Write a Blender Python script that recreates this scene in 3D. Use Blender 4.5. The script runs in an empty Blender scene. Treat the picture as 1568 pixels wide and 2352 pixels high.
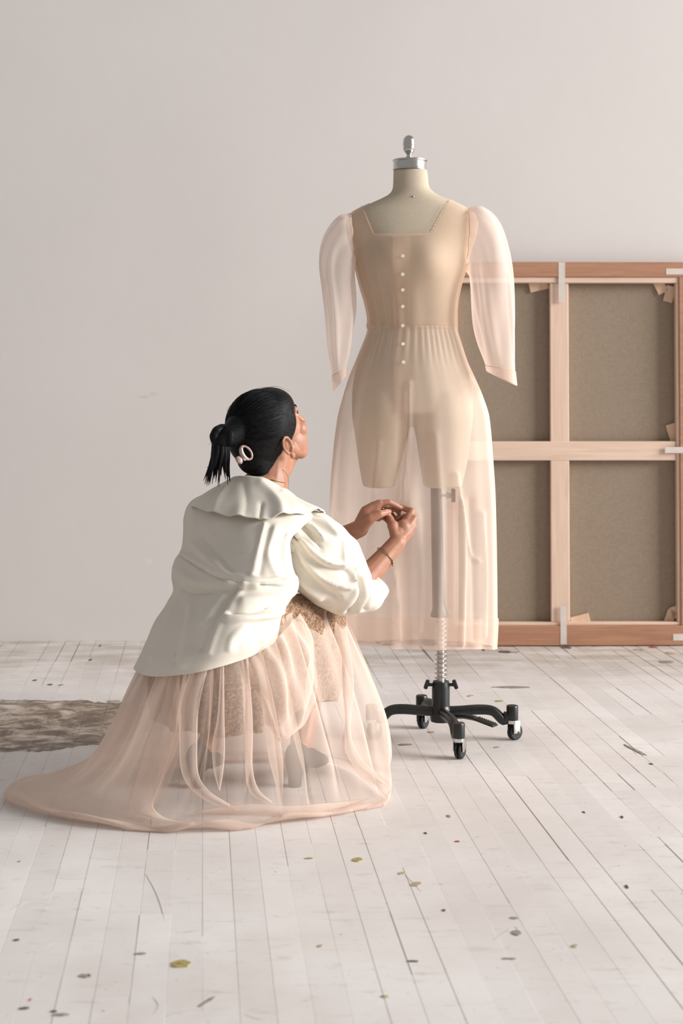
import bpy, bmesh, math, random
import numpy as np
from mathutils import Vector, Matrix, noise

random.seed(7); RNG = np.random.default_rng(7)
SC = bpy.context.scene
COL = SC.collection

# ------------------------------------------------------------------ camera, light, exposure
F_PX, HOR, CX, CAM_H = 3400.0, 880.0, 784.0, 1.05     # focal length in pixels of the 1568x2352 frame, horizon row
cam = bpy.data.cameras.new('camera'); camo = bpy.data.objects.new('camera', cam); COL.objects.link(camo)
cam.sensor_fit = 'VERTICAL'; cam.sensor_height = 36.0; cam.sensor_width = 24.0
cam.lens = F_PX / 2352 * 36.0
cam.shift_y = -(1176 - HOR) / 2352
camo.location = (0, 0, CAM_H); camo.rotation_euler = (math.pi / 2, 0, 0)
cam.dof.use_dof = True; cam.dof.focus_distance = 4.1; cam.dof.aperture_fstop = 4.0
SC.camera = camo

w = bpy.data.worlds.new('room_bounce'); SC.world = w; w.use_nodes = True
w.node_tree.nodes['Background'].inputs[0].default_value = (1.0, 0.965, 0.945, 1)
w.node_tree.nodes['Background'].inputs[1].default_value = 0.315

def area(name, loc, target, sx, sy, energy, color):
    l = bpy.data.lights.new(name, 'AREA'); l.shape = 'RECTANGLE'; l.size = sx; l.size_y = sy
    l.energy = energy; l.color = color
    o = bpy.data.objects.new(name, l); COL.objects.link(o); o.location = loc
    o.rotation_euler = (Vector(target) - Vector(loc)).to_track_quat('-Z', 'Y').to_euler()
    return o
# tall studio windows in the wall to the right, outside the frame
area('window_daylight', (16.0, 1.5, 5.8), (-0.4, 4.6, 0.8), 9.0, 6.0, 5200, (1.0, 0.975, 0.95))
SC.view_settings.view_transform = 'Standard'; SC.view_settings.look = 'None'
SC.view_settings.gamma = 1.0; SC.view_settings.use_curve_mapping = False
SC.view_settings.exposure = 0.07
SC.cycles.transparent_max_bounces = 48
SC.cycles.max_bounces = 10
SC.cycles.caustics_reflective = False; SC.cycles.caustics_refractive = False

# ------------------------------------------------------------------ helpers
def W(px, py, D):
    """world point at depth D (metres from the lens plane) seen at pixel px, py"""
    return np.array([(px - CX) * D / F_PX, D, CAM_H + (HOR - py) * D / F_PX])
def Wz(px, py, z):
    D = F_PX * (CAM_H - z) / (py - HOR)
    return W(px, py, D)
def to_px(P):
    P = np.asarray(P)
    return np.stack([CX + P[..., 0] * F_PX / P[..., 1], HOR + (CAM_H - P[..., 2]) * F_PX / P[..., 1]], -1)

def empty(name, loc, label=None, cat=None, group=None):
    o = bpy.data.objects.new(name, None); COL.objects.link(o); o.location = loc
    o.empty_display_size = 0.05
    if label: o['label'] = label
    if cat: o['category'] = cat
    if group: o['group'] = group
    return o
def root_loc(o):
    l = Vector((0, 0, 0))
    while o: l += o.location; o = o.parent
    return l
def link(name, me, mat, parent=None, smooth=True, label=None):
    """link a mesh whose vertices are world coordinates"""
    me.name = name
    o = bpy.data.objects.new(name, me); COL.objects.link(o)
    if parent:
        me.transform(Matrix.Translation(-root_loc(parent))); o.parent = parent
    if mat: me.materials.append(mat)
    if smooth:
        me.polygons.foreach_set('use_smooth', [True] * len(me.polygons))
    if label: o['label'] = label
    return o
def mesh(verts, faces):
    me = bpy.data.meshes.new('m'); me.from_pydata([tuple(map(float, v)) for v in verts], [], faces); me.update(); return me

def crom(P, t):
    """Catmull-Rom through P[k] (first axis) at parameters t in 0..len-1 (open)"""
    P = np.asarray(P, float); n = len(P)
    Q = np.concatenate([2 * P[:1] - P[1:2], P, 2 * P[-1:] - P[-2:-1]])
    i = np.clip(np.floor(t).astype(int), 0, n - 2); f = t - i
    f = f.reshape((-1,) + (1,) * (P.ndim - 1))
    a, b, c, d = Q[i], Q[i + 1], Q[i + 2], Q[i + 3]
    return 0.5 * (2 * b + (c - a) * f + (2 * a - 5 * b + 4 * c - d) * f * f + (3 * b - a - 3 * c + d) * f ** 3)
def crom_closed(P, n):
    P = np.asarray(P, float); k = len(P)
    t = np.arange(n) / n * k; i = np.floor(t).astype(int); f = (t - i)[:, None]
    a, b, c, d = P[(i - 1) % k], P[i % k], P[(i + 1) % k], P[(i + 2) % k]
    return 0.5 * (2 * b + (c - a) * f + (2 * a - 5 * b + 4 * c - d) * f * f + (3 * b - a - 3 * c + d) * f ** 3)
def sm(xs, ys, x):
    """smooth monotone-ish table lookup"""
    xs = np.asarray(xs, float); ys = np.asarray(ys, float)
    x = np.clip(np.asarray(x, float), xs[0], xs[-1])
    h = np.diff(xs); d = np.diff(ys) / h
    m = np.empty_like(ys); m[0] = d[0]; m[-1] = d[-1]
    m[1:-1] = np.where(d[:-1] * d[1:] > 0, 2 * d[:-1] * d[1:] / (d[:-1] + d[1:] + 1e-30), 0)
    i = np.clip(np.searchsorted(xs, x, 'right') - 1, 0, len(h) - 1); t = (x - xs[i]) / h[i]
    return ((1 + 2 * t) * (1 - t) ** 2 * ys[i] + t * (1 - t) ** 2 * h[i] * m[i] + t * t * (3 - 2 * t) * ys[i + 1] + t * t * (t - 1) * h[i] * m[i + 1])

def grid_normals(G, closed=True):
    if closed:
        du = np.roll(G, -1, 1) - np.roll(G, 1, 1)
    else:
        du = np.gradient(G, axis=1)
    dv = np.gradient(G, axis=0)
    n = np.cross(du, dv); n /= np.linalg.norm(n, axis=2, keepdims=True) + 1e-12
    if closed:
        c = G.mean(1, keepdims=True)
        if ((G - c) * n).sum() < 0: n = -n
    return n
def grid_mesh(G, closed=True, cap0=False, cap1=False, keep=None):
    nv, nu = G.shape[:2]; V = G.reshape(-1, 3); faces = []
    for j in range(nv - 1):
        for i in range(nu if closed else nu - 1):
            i2 = (i + 1) % nu
            f = (j * nu + i, j * nu + i2, (j + 1) * nu + i2, (j + 1) * nu + i)
            if keep is None or keep[j, i]: faces.append(f)
    if cap0: faces.append(tuple(range(nu))[::-1])
    if cap1: faces.append(tuple((nv - 1) * nu + i for i in range(nu)))
    me = mesh(V, faces)
    bm = bmesh.new(); bm.from_mesh(me)
    loose = [v for v in bm.verts if not v.link_faces]
    if loose: bmesh.ops.delete(bm, geom=loose, context='VERTS')
    bmesh.ops.recalc_face_normals(bm, faces=bm.faces); bm.to_mesh(me); bm.free()
    return me
def seg_dist(p, poly):
    best = np.full(p.shape[:-1], 1e9)
    for a, b in zip(poly[:-1], poly[1:]):
        a = np.array(a, float); b = np.array(b, float); ab = b - a
        t = np.clip(((p - a) @ ab) / (ab @ ab + 1e-9), 0, 1)
        best = np.minimum(best, np.linalg.norm(p - (a + t[..., None] * ab), axis=-1))
    return best
def smooth_poly(poly, n=24):
    P = np.array(poly, float)
    if len(P) < 3: return P
    return crom(P, np.linspace(0, len(P) - 1, n))
def crease(G, N, items):
    """raise (amp > 0) or sink (amp < 0) the cloth along folds; each fold is a polyline laid on the camera-side of the cloth"""
    cam_p = np.array([0, 0, CAM_H]); out = np.zeros(G.shape[:2])
    v = cam_p - G; v /= np.linalg.norm(v, axis=2, keepdims=True)
    face = np.clip((N * v).sum(2) * 3, 0, 1)
    p = to_px(G)
    for poly, wd, amp in items:
        d = seg_dist(p, smooth_poly(poly)); out += amp * (.55 * np.exp(-(d / wd) ** 2) + .5 * np.exp(-d / (wd * .8))) * face
    return G + N * out[..., None]
def wrinkle(G, N, scale, amp, seed=0.0, stretch=(1, 1, 1)):
    out = np.empty(G.shape[:2])
    for j in range(G.shape[0]):
        for i in range(G.shape[1]):
            p = G[j, i]
            out[j, i] = noise.noise(Vector((p[0] * stretch[0] * scale + seed, p[1] * stretch[1] * scale, p[2] * stretch[2] * scale)))
    return G + N * (out * amp)[..., None]
def loft4(levels, nu, nv):
    """levels: rings of >=4 world control points; returns grid nv x nu"""
    R = np.array([crom_closed(np.array(l), nu) for l in levels])
    return crom(R, np.linspace(0, len(levels) - 1, nv))

def tube_grid(pts, radii, nu=12, n=None, flat=None):
    pts = np.asarray(pts, float); radii = np.asarray(radii, float)
    if n:
        t = np.linspace(0, len(pts) - 1, n); pts = crom(pts, t); radii = np.maximum(crom(radii[:, None], t)[:, 0], 1e-5)
    T = np.gradient(pts, axis=0); T /= np.linalg.norm(T, axis=1, keepdims=True) + 1e-12
    ref = np.array([0, 0, 1.0]) if abs(T[0, 2]) < .9 else np.array([1.0, 0, 0])
    G = []
    u = np.cross(ref, T[0]); u /= np.linalg.norm(u)
    for k in range(len(pts)):
        u = u - T[k] * (u @ T[k]); u /= np.linalg.norm(u) + 1e-12
        v = np.cross(T[k], u); a = np.arange(nu) / nu * 2 * np.pi
        G.append(pts[k] + radii[k] * (np.cos(a)[:, None] * u + np.sin(a)[:, None] * v * (flat or 1)))
    return np.array(G)
class Bag:
    """collects shapes for one mesh"""
    def __init__(s): s.V = []; s.F = []
    def add(s, V, F):
        o = len(s.V); s.V += [tuple(map(float, v)) for v in V]; s.F += [tuple(i + o for i in f) for f in F]; return s
    def grid(s, G, closed=True, caps=True):
        nv, nu = G.shape[:2]; F = []
        for j in range(nv - 1):
            for i in range(nu if closed else nu - 1):
                i2 = (i + 1) % nu; F.append((j * nu + i, j * nu + i2, (j + 1) * nu + i2, (j + 1) * nu + i))
        if caps and closed: F += [tuple(range(nu))[::-1], tuple((nv - 1) * nu + i for i in range(nu))]
        return s.add(G.reshape(-1, 3), F)
    def tube(s, pts, radii, nu=12, n=None, flat=None):
        if np.isscalar(radii): radii = [radii] * len(pts)
        return s.grid(tube_grid(pts, radii, nu, n, flat))
    def lathe(s, c, prof, nu=32, axis=(0, 0, 1), a0=0):
        """prof: (radius, height) along axis from c"""
        ax = np.array(axis, float); ax /= np.linalg.norm(ax)
        ref = np.array([1.0, 0, 0]) if abs(ax[0]) < .9 else np.array([0, 1.0, 0])
        u = np.cross(ax, ref); u /= np.linalg.norm(u); v = np.cross(ax, u)
        a = a0 + np.arange(nu) / nu * 2 * np.pi
        G = np.array([np.array(c) + ax * h + max(r, 1e-5) * (np.cos(a)[:, None] * u + np.sin(a)[:, None] * v) for r, h in prof])
        return s.grid(G)
    def ell(s, c, r, R=None, n=16):
        """ellipsoid, R rows = local axes"""
        R = np.eye(3) if R is None else np.array(R)
        th = np.linspace(0, np.pi, n + 1); a = np.arange(2 * n) / (2 * n) * 2 * np.pi
        G = np.array([[np.array(c) + (np.array([max(np.sin(t), 1e-4) * np.cos(p) * r[0], max(np.sin(t), 1e-4) * np.sin(p) * r[1], np.cos(t) * r[2]]) @ R) for p in a] for t in th])
        return s.grid(G)
    def cone(s, p, r1, q, r2, nu=14):
        """tapered limb with round ends"""
        p = np.array(p, float); q = np.array(q, float)
        s.ell(p, (r1,) * 3, n=8); s.ell(q, (r2,) * 3, n=8)
        return s.grid(tube_grid([p, q], [r1, r2], nu))
    def chain(s, pts, rs):
        for k in range(len(pts) - 1): s.cone(pts[k], rs[k], pts[k + 1], rs[k + 1])
        return s
    def box(s, c, size, R=None, bev=0.0):
        hx, hy, hz = np.array(size) / 2; R = np.eye(3) if R is None else np.array(R)
        b = min(bev, hx * .9, hy * .9, hz * .9)
        bm = bmesh.new(); bmesh.ops.create_cube(bm, size=1)
        for v in bm.verts: v.co = Vector((v.co.x * 2 * hx, v.co.y * 2 * hy, v.co.z * 2 * hz))
        if b > 0: bmesh.ops.bevel(bm, geom=bm.edges[:], offset=b, segments=2, affect='EDGES', profile=.5)
        bm.verts.index_update()
        V = [np.array(c) + np.array(v.co) @ R for v in bm.verts]; F = [tuple(v.index for v in f.verts) for f in bm.faces]; bm.free()
        return s.add(V, F)
    def mesh(s):
        me = mesh(s.V, s.F); bm = bmesh.new(); bm.from_mesh(me)
        bmesh.ops.recalc_face_normals(bm, faces=bm.faces); bm.to_mesh(me); bm.free(); return me
    def build(s, name, mat, parent=None, smooth=True, label=None, sharp=None):
        o = link(name, s.mesh(), mat, parent, smooth, label)
        if smooth and sharp is not None:
            o.data.set_sharp_from_angle(angle=math.radians(sharp))
        return o
    def fuse(s, voxel, smooth_n=4, fac=.5):
        """all shapes grown together into one continuous skin"""
        me = s.mesh(); o = bpy.data.objects.new('tmp', me); COL.objects.link(o)
        m = o.modifiers.new('r', 'REMESH'); m.mode = 'VOXEL'; m.voxel_size = voxel
        if smooth_n:
            k = o.modifiers.new('s', 'SMOOTH'); k.factor = fac; k.iterations = smooth_n
        dg = bpy.context.evaluated_depsgraph_get()
        out = bpy.data.meshes.new_from_object(o.evaluated_get(dg)); bpy.data.objects.remove(o); bpy.data.meshes.remove(me)
        return out
def solidify(o, t, offset=0):
    m = o.modifiers.new('thickness', 'SOLIDIFY'); m.thickness = t; m.offset = offset; return o

# ------------------------------------------------------------------ materials
def mat(name):
    m = bpy.data.materials.new(name); m.use_nodes = True; nt = m.node_tree
    return m, nt, nt.nodes['Principled BSDF']
def node(nt, t, **kw):
    n = nt.nodes.new(t)
    for k, v in kw.items():
        if k in n.inputs: n.inputs[k].default_value = v
        else: setattr(n, k, v)
    return n
def ramp(nt, fac, stops):
    r = nt.nodes.new('ShaderNodeValToRGB'); e = r.color_ramp.elements
    while len(e) < len(stops): e.new(.5)
    for x, (p, c) in zip(e, stops): x.position = p; x.color = c if len(c) == 4 else (*c, 1)
    nt.links.new(fac, r.inputs[0]); return r.outputs[0]
def mixc(nt, fac, a, b, mode='MIX'):
    m = nt.nodes.new('ShaderNodeMix'); m.data_type = 'RGBA'; m.blend_type = mode
    for sock, v in ((m.inputs[0], fac), (m.inputs[6], a), (m.inputs[7], b)):
        if isinstance(v, (int, float)): sock.default_value = v
        elif isinstance(v, tuple): sock.default_value = v if len(v) == 4 else (*v, 1)
        else: nt.links.new(v, sock)
    return m.outputs[2]
def math_(nt, op, a, b=None, clamp=False):
    m = nt.nodes.new('ShaderNodeMath'); m.operation = op; m.use_clamp = clamp
    for s, v in ((m.inputs[0], a), (m.inputs[1], b)):
        if v is None: continue
        if isinstance(v, (int, float)): s.default_value = v
        else: nt.links.new(v, s)
    return m.outputs[0]
def pos(nt, scale=(1, 1, 1), rot=(0, 0, 0)):
    g = nt.nodes.new('ShaderNodeNewGeometry'); mp = nt.nodes.new('ShaderNodeMapping')
    mp.inputs['Scale'].default_value = scale; mp.inputs['Rotation'].default_value = rot
    nt.links.new(g.outputs['Position'], mp.inputs[0]); return mp.outputs[0]
def noise_(nt, vec, scale, detail=4, rough=.55, dist=0):
    n = node(nt, 'ShaderNodeTexNoise'); n.inputs['Scale'].default_value = scale; n.inputs['Detail'].default_value = detail
    n.inputs['Roughness'].default_value = rough; n.inputs['Distortion'].default_value = dist
    nt.links.new(vec, n.inputs['Vector']); return n.outputs['Fac']
def bump(nt, h, strength, dist, bsdf):
    b = node(nt, 'ShaderNodeBump'); b.inputs['Strength'].default_value = strength; b.inputs['Distance'].default_value = dist
    nt.links.new(h, b.inputs['Height']); nt.links.new(b.outputs[0], bsdf.inputs['Normal'])
def simple(name, c, rough=.6, metal=0, var=.12, scale=30, spec=.5, bmp=0):
    m, nt, b = mat(name); p = pos(nt); n = noise_(nt, p, scale)
    lo = tuple(x * (1 - var) for x in c); hi = tuple(min(1, x * (1 + var)) for x in c)
    nt.links.new(ramp(nt, n, [(.3, lo), (.7, hi)]), b.inputs['Base Color'])
    b.inputs['Roughness'].default_value = rough; b.inputs['Metallic'].default_value = metal; b.inputs['Specular IOR Level'].default_value = spec
    if bmp: bump(nt, n, bmp, .002, b)
    return m
def sheer(name, c, op_face, op_edge, power=2.0, transl=.45, weave=0.0):
    """organza: woven threads let light pass between them; more threads overlap where the cloth turns edge-on"""
    m, nt, b = mat(name); out = nt.nodes['Material Output']; nt.nodes.remove(b)
    lw = node(nt, 'ShaderNodeLayerWeight'); lw.inputs['Blend'].default_value = .5
    f = math_(nt, 'POWER', lw.outputs['Facing'], power)
    f = math_(nt, 'MULTIPLY_ADD', f, op_edge - op_face); nt.nodes[-1].inputs[2].default_value = op_face
    n = noise_(nt, pos(nt), 9, 3)
    f = math_(nt, 'MULTIPLY', f, math_(nt, 'MULTIPLY_ADD', n, .3)); nt.nodes[-2].inputs[2].default_value = .85
    dif = node(nt, 'ShaderNodeBsdfDiffuse'); tr = node(nt, 'ShaderNodeBsdfTranslucent'); gl = node(nt, 'ShaderNodeBsdfTransparent')
    dif.inputs[0].default_value = (*c, 1); tr.inputs[0].default_value = (*c, 1)
    a = node(nt, 'ShaderNodeMixShader'); a.inputs[0].default_value = transl
    nt.links.new(dif.outputs[0], a.inputs[1]); nt.links.new(tr.outputs[0], a.inputs[2])
    s = node(nt, 'ShaderNodeMixShader'); nt.links.new(f, s.inputs[0])
    nt.links.new(gl.outputs[0], s.inputs[1]); nt.links.new(a.outputs[0], s.inputs[2]); nt.links.new(s.outputs[0], out.inputs[0])
    return m

PLANK_ROT = math.atan((784 - 465) / F_PX)
def floor_mat():
    m, nt, b = mat('white_painted_floor')
    g = nt.nodes.new('ShaderNodeNewGeometry'); P = g.outputs['Position']
    pr = pos(nt, (1, 1, 1), (0, 0, -PLANK_ROT)); ps = pos(nt, (26, 2.2, 1), (0, 0, -PLANK_ROT)); pc = pos(nt, (2.0, 7.5, 1))
    oi = nt.nodes.new('ShaderNodeObjectInfo')
    base = ramp(nt, oi.outputs['Random'], [(0, (.745, .715, .70)), (1, (.795, .77, .757))])
    big = noise_(nt, pr, 2.2, 5, .6)
    base = mixc(nt, ramp(nt, big, [(.35, (.7,) * 3), (.62, (0,) * 3)]), base, (.64, .595, .57))
    scuff = noise_(nt, pc, 5.5, 9, .72, .6)
    base = mixc(nt, ramp(nt, scuff, [(.56, (0,) * 3), (.72, (.50,) * 3)]), base, (.40, .34, .29))
    grain = noise_(nt, ps, 6, 6, .65)
    base = mixc(nt, ramp(nt, grain, [(.62, (0,) * 3), (.78, (.38,) * 3)]), base, (.42, .36, .31))
    fleck = noise_(nt, pr, 75, 3, .5)
    base = mixc(nt, ramp(nt, fleck, [(.715, (0,) * 3), (.735, (.6,) * 3)]), base, (.20, .16, .13))
    # bare worn patch behind the skirt on the left, and worn boards close to the wall
    sx = nt.nodes.new('ShaderNodeSeparateXYZ'); nt.links.new(P, sx.inputs[0])
    ex = math_(nt, 'DIVIDE', math_(nt, 'ADD', sx.outputs[0], .98), .50)
    ey = math_(nt, 'DIVIDE', math_(nt, 'SUBTRACT', sx.outputs[1], 4.56), .37)
    d = math_(nt, 'SQRT', math_(nt, 'ADD', math_(nt, 'MULTIPLY', ex, ex), math_(nt, 'MULTIPLY', ey, ey)))
    nb = noise_(nt, pos(nt, (1.5, 1.5, 1)), 3.2, 5, .6)
    d = math_(nt, 'ADD', d, math_(nt, 'MULTIPLY', math_(nt, 'SUBTRACT', nb, .5), .95))
    inside = ramp(nt, d, [(.84, (1,) * 3), (.92, (0,) * 3)])
    rim = ramp(nt, d, [(.35, (.42,) * 3), (.72, (.62,) * 3), (.86, (1,) * 3), (.92, (0,) * 3)])
    worn = noise_(nt, pos(nt, (2.2, 2.6, 1)), 4.5, 8, .72, .6)
    wornc = ramp(nt, worn, [(.40, (.11, .065, .036)), (.48, (.24, .165, .11)), (.54, (.47, .38, .295)), (.64, (.66, .60, .545))])
    base = mixc(nt, math_(nt, 'MULTIPLY', inside, .92), base, wornc)
    edge = ramp(nt, d, [(.76, (0,) * 3), (.885, (1,) * 3), (.92, (0,) * 3)])
    base = mixc(nt, math_(nt, 'MULTIPLY', edge, ramp(nt, noise_(nt, pos(nt, (3, 6, 1)), 5, 6, .7), [(.3, (.25,) * 3), (.6, (1,) * 3)])), base, (.09, .058, .035))
    band = math_(nt, 'MULTIPLY', ramp(nt, math_(nt, 'DIVIDE', sx.outputs[1], 10), [(.505, (0,) * 3), (.56, (1,) * 3)]),
                 ramp(nt, noise_(nt, pos(nt, (1.2, 3.5, 1)), 3.4, 6, .65), [(.34, (.12,) * 3), (.60, (.75,) * 3)]))
    base = mixc(nt, band, base, (.40, .335, .28))
    nt.links.new(base, b.inputs['Base Color'])
    b.inputs['Roughness'].default_value = .52; b.inputs['Specular IOR Level'].default_value = .35
    bump(nt, scuff, .25, .0015, b)
    return m
def wall_mat():
    m, nt, b = mat('white_plaster'); p = pos(nt)
    n = noise_(nt, p, 1.3, 4, .5); c = ramp(nt, n, [(.3, (.70, .665, .65)), (.7, (.73, .695, .68))])
    g = nt.nodes.new('ShaderNodeNewGeometry')
    for (px, py, rx, rz, s, col) in ((330, 912, .05, .012, .35, (.62, .45, .33)), (341, 1290, .04, .035, .3, (.80, .79, .78)), (352, 905, .025, .02, .25, (.62, .45, .33))):
        q = W(px, py, 6.02); mp = nt.nodes.new('ShaderNodeMapping'); mp.vector_type = 'POINT'
        mp.inputs['Location'].default_value = (-q[0] / rx, 0, -q[2] / rz); mp.inputs['Scale'].default_value = (1 / rx, 0, 1 / rz)
        nt.links.new(g.outputs['Position'], mp.inputs[0])
        ln = nt.nodes.new('ShaderNodeVectorMath'); ln.operation = 'LENGTH'; nt.links.new(mp.outputs[0], ln.inputs[0])
        dd = math_(nt, 'ADD', ln.outputs['Value'], math_(nt, 'MULTIPLY', noise_(nt, p, 45, 4), .9))
        c = mixc(nt, math_(nt, 'MULTIPLY', ramp(nt, dd, [(.75, (1,) * 3), (1.2, (0,) * 3)]), s), c, col)
    nt.links.new(c, b.inputs['Base Color']); b.inputs['Roughness'].default_value = .85
    bump(nt, noise_(nt, p, 14, 5, .6), .12, .004, b); return m
def wood(name, lo, hi, axis=2, rough=.6):
    m, nt, b = mat(name); sc = [60, 60, 60]; sc[axis] = 3
    n = noise_(nt, pos(nt, tuple(sc)), 1, 5, .6, 1.2)
    nt.links.new(ramp(nt, n, [(.3, lo), (.7, hi)]), b.inputs['Base Color']); b.inputs['Roughness'].default_value = rough
    bump(nt, n, .15, .001, b); return m
def cloth_weave(name, lo, hi, scale, rough=.9, bmp=.3, transl=0):
    m, nt, b = mat(name); p = pos(nt)
    a = noise_(nt, pos(nt, (1, 1, .12)), scale, 2); c = noise_(nt, pos(nt, (.12, .12, 1)), scale, 2)
    h = math_(nt, 'ADD', math_(nt, 'MULTIPLY', a, .5), math_(nt, 'MULTIPLY', c, .5))
    big = noise_(nt, p, 5, 3)
    col = mixc(nt, math_(nt, 'MULTIPLY', big, .35), ramp(nt, h, [(.38, lo), (.62, hi)]), lo)
    nt.links.new(col, b.inputs['Base Color']); b.inputs['Roughness'].default_value = rough; b.inputs['Specular IOR Level'].default_value = .15
    bump(nt, h, bmp, .001, b)
    if transl:
        out = nt.nodes['Material Output']; tr = node(nt, 'ShaderNodeBsdfTranslucent'); nt.links.new(col, tr.inputs[0])
        s = node(nt, 'ShaderNodeMixShader'); s.inputs[0].default_value = transl
        nt.links.new(b.outputs[0], s.inputs[1]); nt.links.new(tr.outputs[0], s.inputs[2]); nt.links.new(s.outputs[0], out.inputs[0])
    return m
def lace_mat():
    m, nt, b = mat('beige_lace'); p = pos(nt)
    v = node(nt, 'ShaderNodeTexVoronoi'); v.feature = 'DISTANCE_TO_EDGE'; v.inputs['Scale'].default_value = 190
    pw = pos(nt); nz = node(nt, 'ShaderNodeTexNoise'); nz.inputs['Scale'].default_value = 22; nt.links.new(pw, nz.inputs['Vector'])
    mx = mixc(nt, .06, pw, nz.outputs['Color']); nt.links.new(mx, v.inputs['Vector'])
    n = noise_(nt, p, 110, 5, .7)
    t = math_(nt, 'SUBTRACT', math_(nt, 'MULTIPLY', n, 1.2), math_(nt, 'MULTIPLY', v.outputs['Distance'], 1.1))
    nt.links.new(ramp(nt, t, [(.30, (.15, .085, .05)), (.46, (.25, .15, .092)), (.62, (.43, .295, .205))]), b.inputs['Base Color'])
    b.inputs['Roughness'].default_value = .85; b.inputs['Specular IOR Level'].default_value = .15
    bump(nt, t, .5, .003, b); return m
def hair_mat():
    m, nt, b = mat('black_hair')
    n = noise_(nt, pos(nt, (60, 60, 260), (.5, .35, .2)), 1.2, 4, .6)
    nt.links.new(ramp(nt, n, [(.35, (.004, .005, .006)), (.75, (.016, .015, .015))]), b.inputs['Base Color'])
    b.inputs['Roughness'].default_value = .5; b.inputs['Specular IOR Level'].default_value = .10
    bump(nt, n, .5, .002, b); return m
def skin_mat():
    m, nt, b = mat('skin'); p = pos(nt); n = noise_(nt, p, 40, 4)
    nt.links.new(ramp(nt, n, [(.3, (.36, .168, .105)), (.7, (.43, .208, .134))]), b.inputs['Base Color'])
    b.inputs['Roughness'].default_value = .48; b.inputs['Specular IOR Level'].default_value = .4
    b.inputs['Subsurface Weight'].default_value = .12; b.inputs['Subsurface Radius'].default_value = (.012, .005, .003); b.inputs['Subsurface Scale'].default_value = .6
    return m
M = dict(
    floor=floor_mat(), wall=wall_mat(),
    under=simple('dark_floor_joint', (.22, .18, .155), .9),
    pine=wood('pale_pine', (.66, .47, .36), (.78, .59, .47)), pine_h=wood('pale_pine_crosswise', (.66, .47, .36), (.78, .59, .47), 0),
    brown=wood('red_brown_wood', (.34, .165, .095), (.46, .24, .145), 0), key=wood('wedge_wood', (.62, .43, .30), (.76, .56, .41)),
    canvas=cloth_weave('raw_linen_canvas', (.275, .215, .16), (.345, .275, .21), 420),
    tape=simple('clear_packing_tape', (.66, .60, .55), .3, 0, .05),
    linen=cloth_weave('form_linen', (.50, .425, .325), (.57, .49, .385), 600, bmp=.15),
    chrome=simple('polished_steel', (.62, .60, .58), .22, 1, .05), dullsteel=simple('worn_steel', (.55, .53, .50), .4, 1, .2),
    black=simple('black_enamel', (.010, .013, .014), .35, 0, .2, 20, .5), rubber=simple('black_rubber', (.012, .017, .018), .55, 0, .2),
    grey=simple('grey_enamel', (.045, .042, .045), .45, 0, .15),
    peach=sheer('peach_organza', (.95, .80, .70), .40, .95, 1.8, .42),
    peach2=sheer('peach_organza_doubled', (.93, .74, .61), .17, .8, 2.0, .45), bodice=sheer('peach_organza_bodice', (.93, .74, .60), .40, .94, 1.9, .42),
    sleeve=sheer('peach_organza_sleeve', (.95, .82, .745), .50, .95, 1.8, .42), seam=simple('peach_seam_thread', (.80, .52, .36), .8),
    pink=sheer('blush_organza', (.90, .765, .675), .31, .93, 1.8, .42),
    pink2=sheer('blush_organza_hem', (.91, .775, .69), .32, .9, 1.6, .42),
    lace=lace_mat(), cotton=cloth_weave('cream_cotton', (.79, .74, .645), (.85, .80, .715), 500, bmp=.08, transl=.10),
    skin=skin_mat(), hair=hair_mat(), shoe=simple('charcoal_suede', (.022, .020, .021), .85, 0, .3, 60),
    shell=simple('pinkish_pearl_shell', (.40, .29, .265), .25, 0, .55, 90), gold=simple('gold', (.40, .27, .12), .3, 1),
    pearl=simple('white_shell_button', (.85, .80, .74), .3), eye=simple('eye_white', (.75, .72, .70), .2), iris=simple('brown_iris', (.05, .025, .015), .2),
    lip=simple('lip', (.42, .17, .14), .45), steel=simple('needle_steel', (.8, .8, .8), .2, 1), nail=simple('nail', (.66, .40, .33), .25),
)

# ------------------------------------------------------------------ the room
WALL_D = 6.02
b = Bag(); b.box((0, WALL_D + .08, 2.2), (14, .16, 4.4)); wall = b.build('wall_back', M['wall'], smooth=False); wall['kind'] = 'structure'
b = Bag(); b.box((0, 2.2, -.034), (14, 7.7, .03)); floor = b.build('floor', M['under'], smooth=False); floor['kind'] = 'structure'
e1 = np.array([-math.sin(PLANK_ROT), math.cos(PLANK_ROT), 0]); e2 = np.array([math.cos(PLANK_ROT), math.sin(PLANK_ROT), 0])
PW = .0617
def plank_shape(s0, s1, t0, t1, gap, bev, dz):
    s0 += gap; s1 -= gap; t0 += gap * .7; t1 -= gap * .7
    V = []
    for (i, z) in ((0, -.018), (0, -bev), (bev * .8, 0)):
        for (s, t) in ((s0 + i, t0 + i), (s1 - i, t0 + i), (s1 - i, t1 - i), (s0 + i, t1 - i)):
            V.append(e2 * s + e1 * t + np.array([0, 0, z + (dz[0] + dz[1] * (1 if s > (s0 + s1) / 2 else -1) + dz[2] * (1 if t > (t0 + t1) / 2 else -1)) * (i > 0 or z > -.01)]))
    F = []
    for r in range(2):
        for k in range(4): F.append((r * 4 + k, r * 4 + (k + 1) % 4, r * 4 + 4 + (k + 1) % 4, r * 4 + 4 + k))
    F.append((8, 9, 10, 11)); return V, F
rest = Bag(); seen = 0
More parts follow.
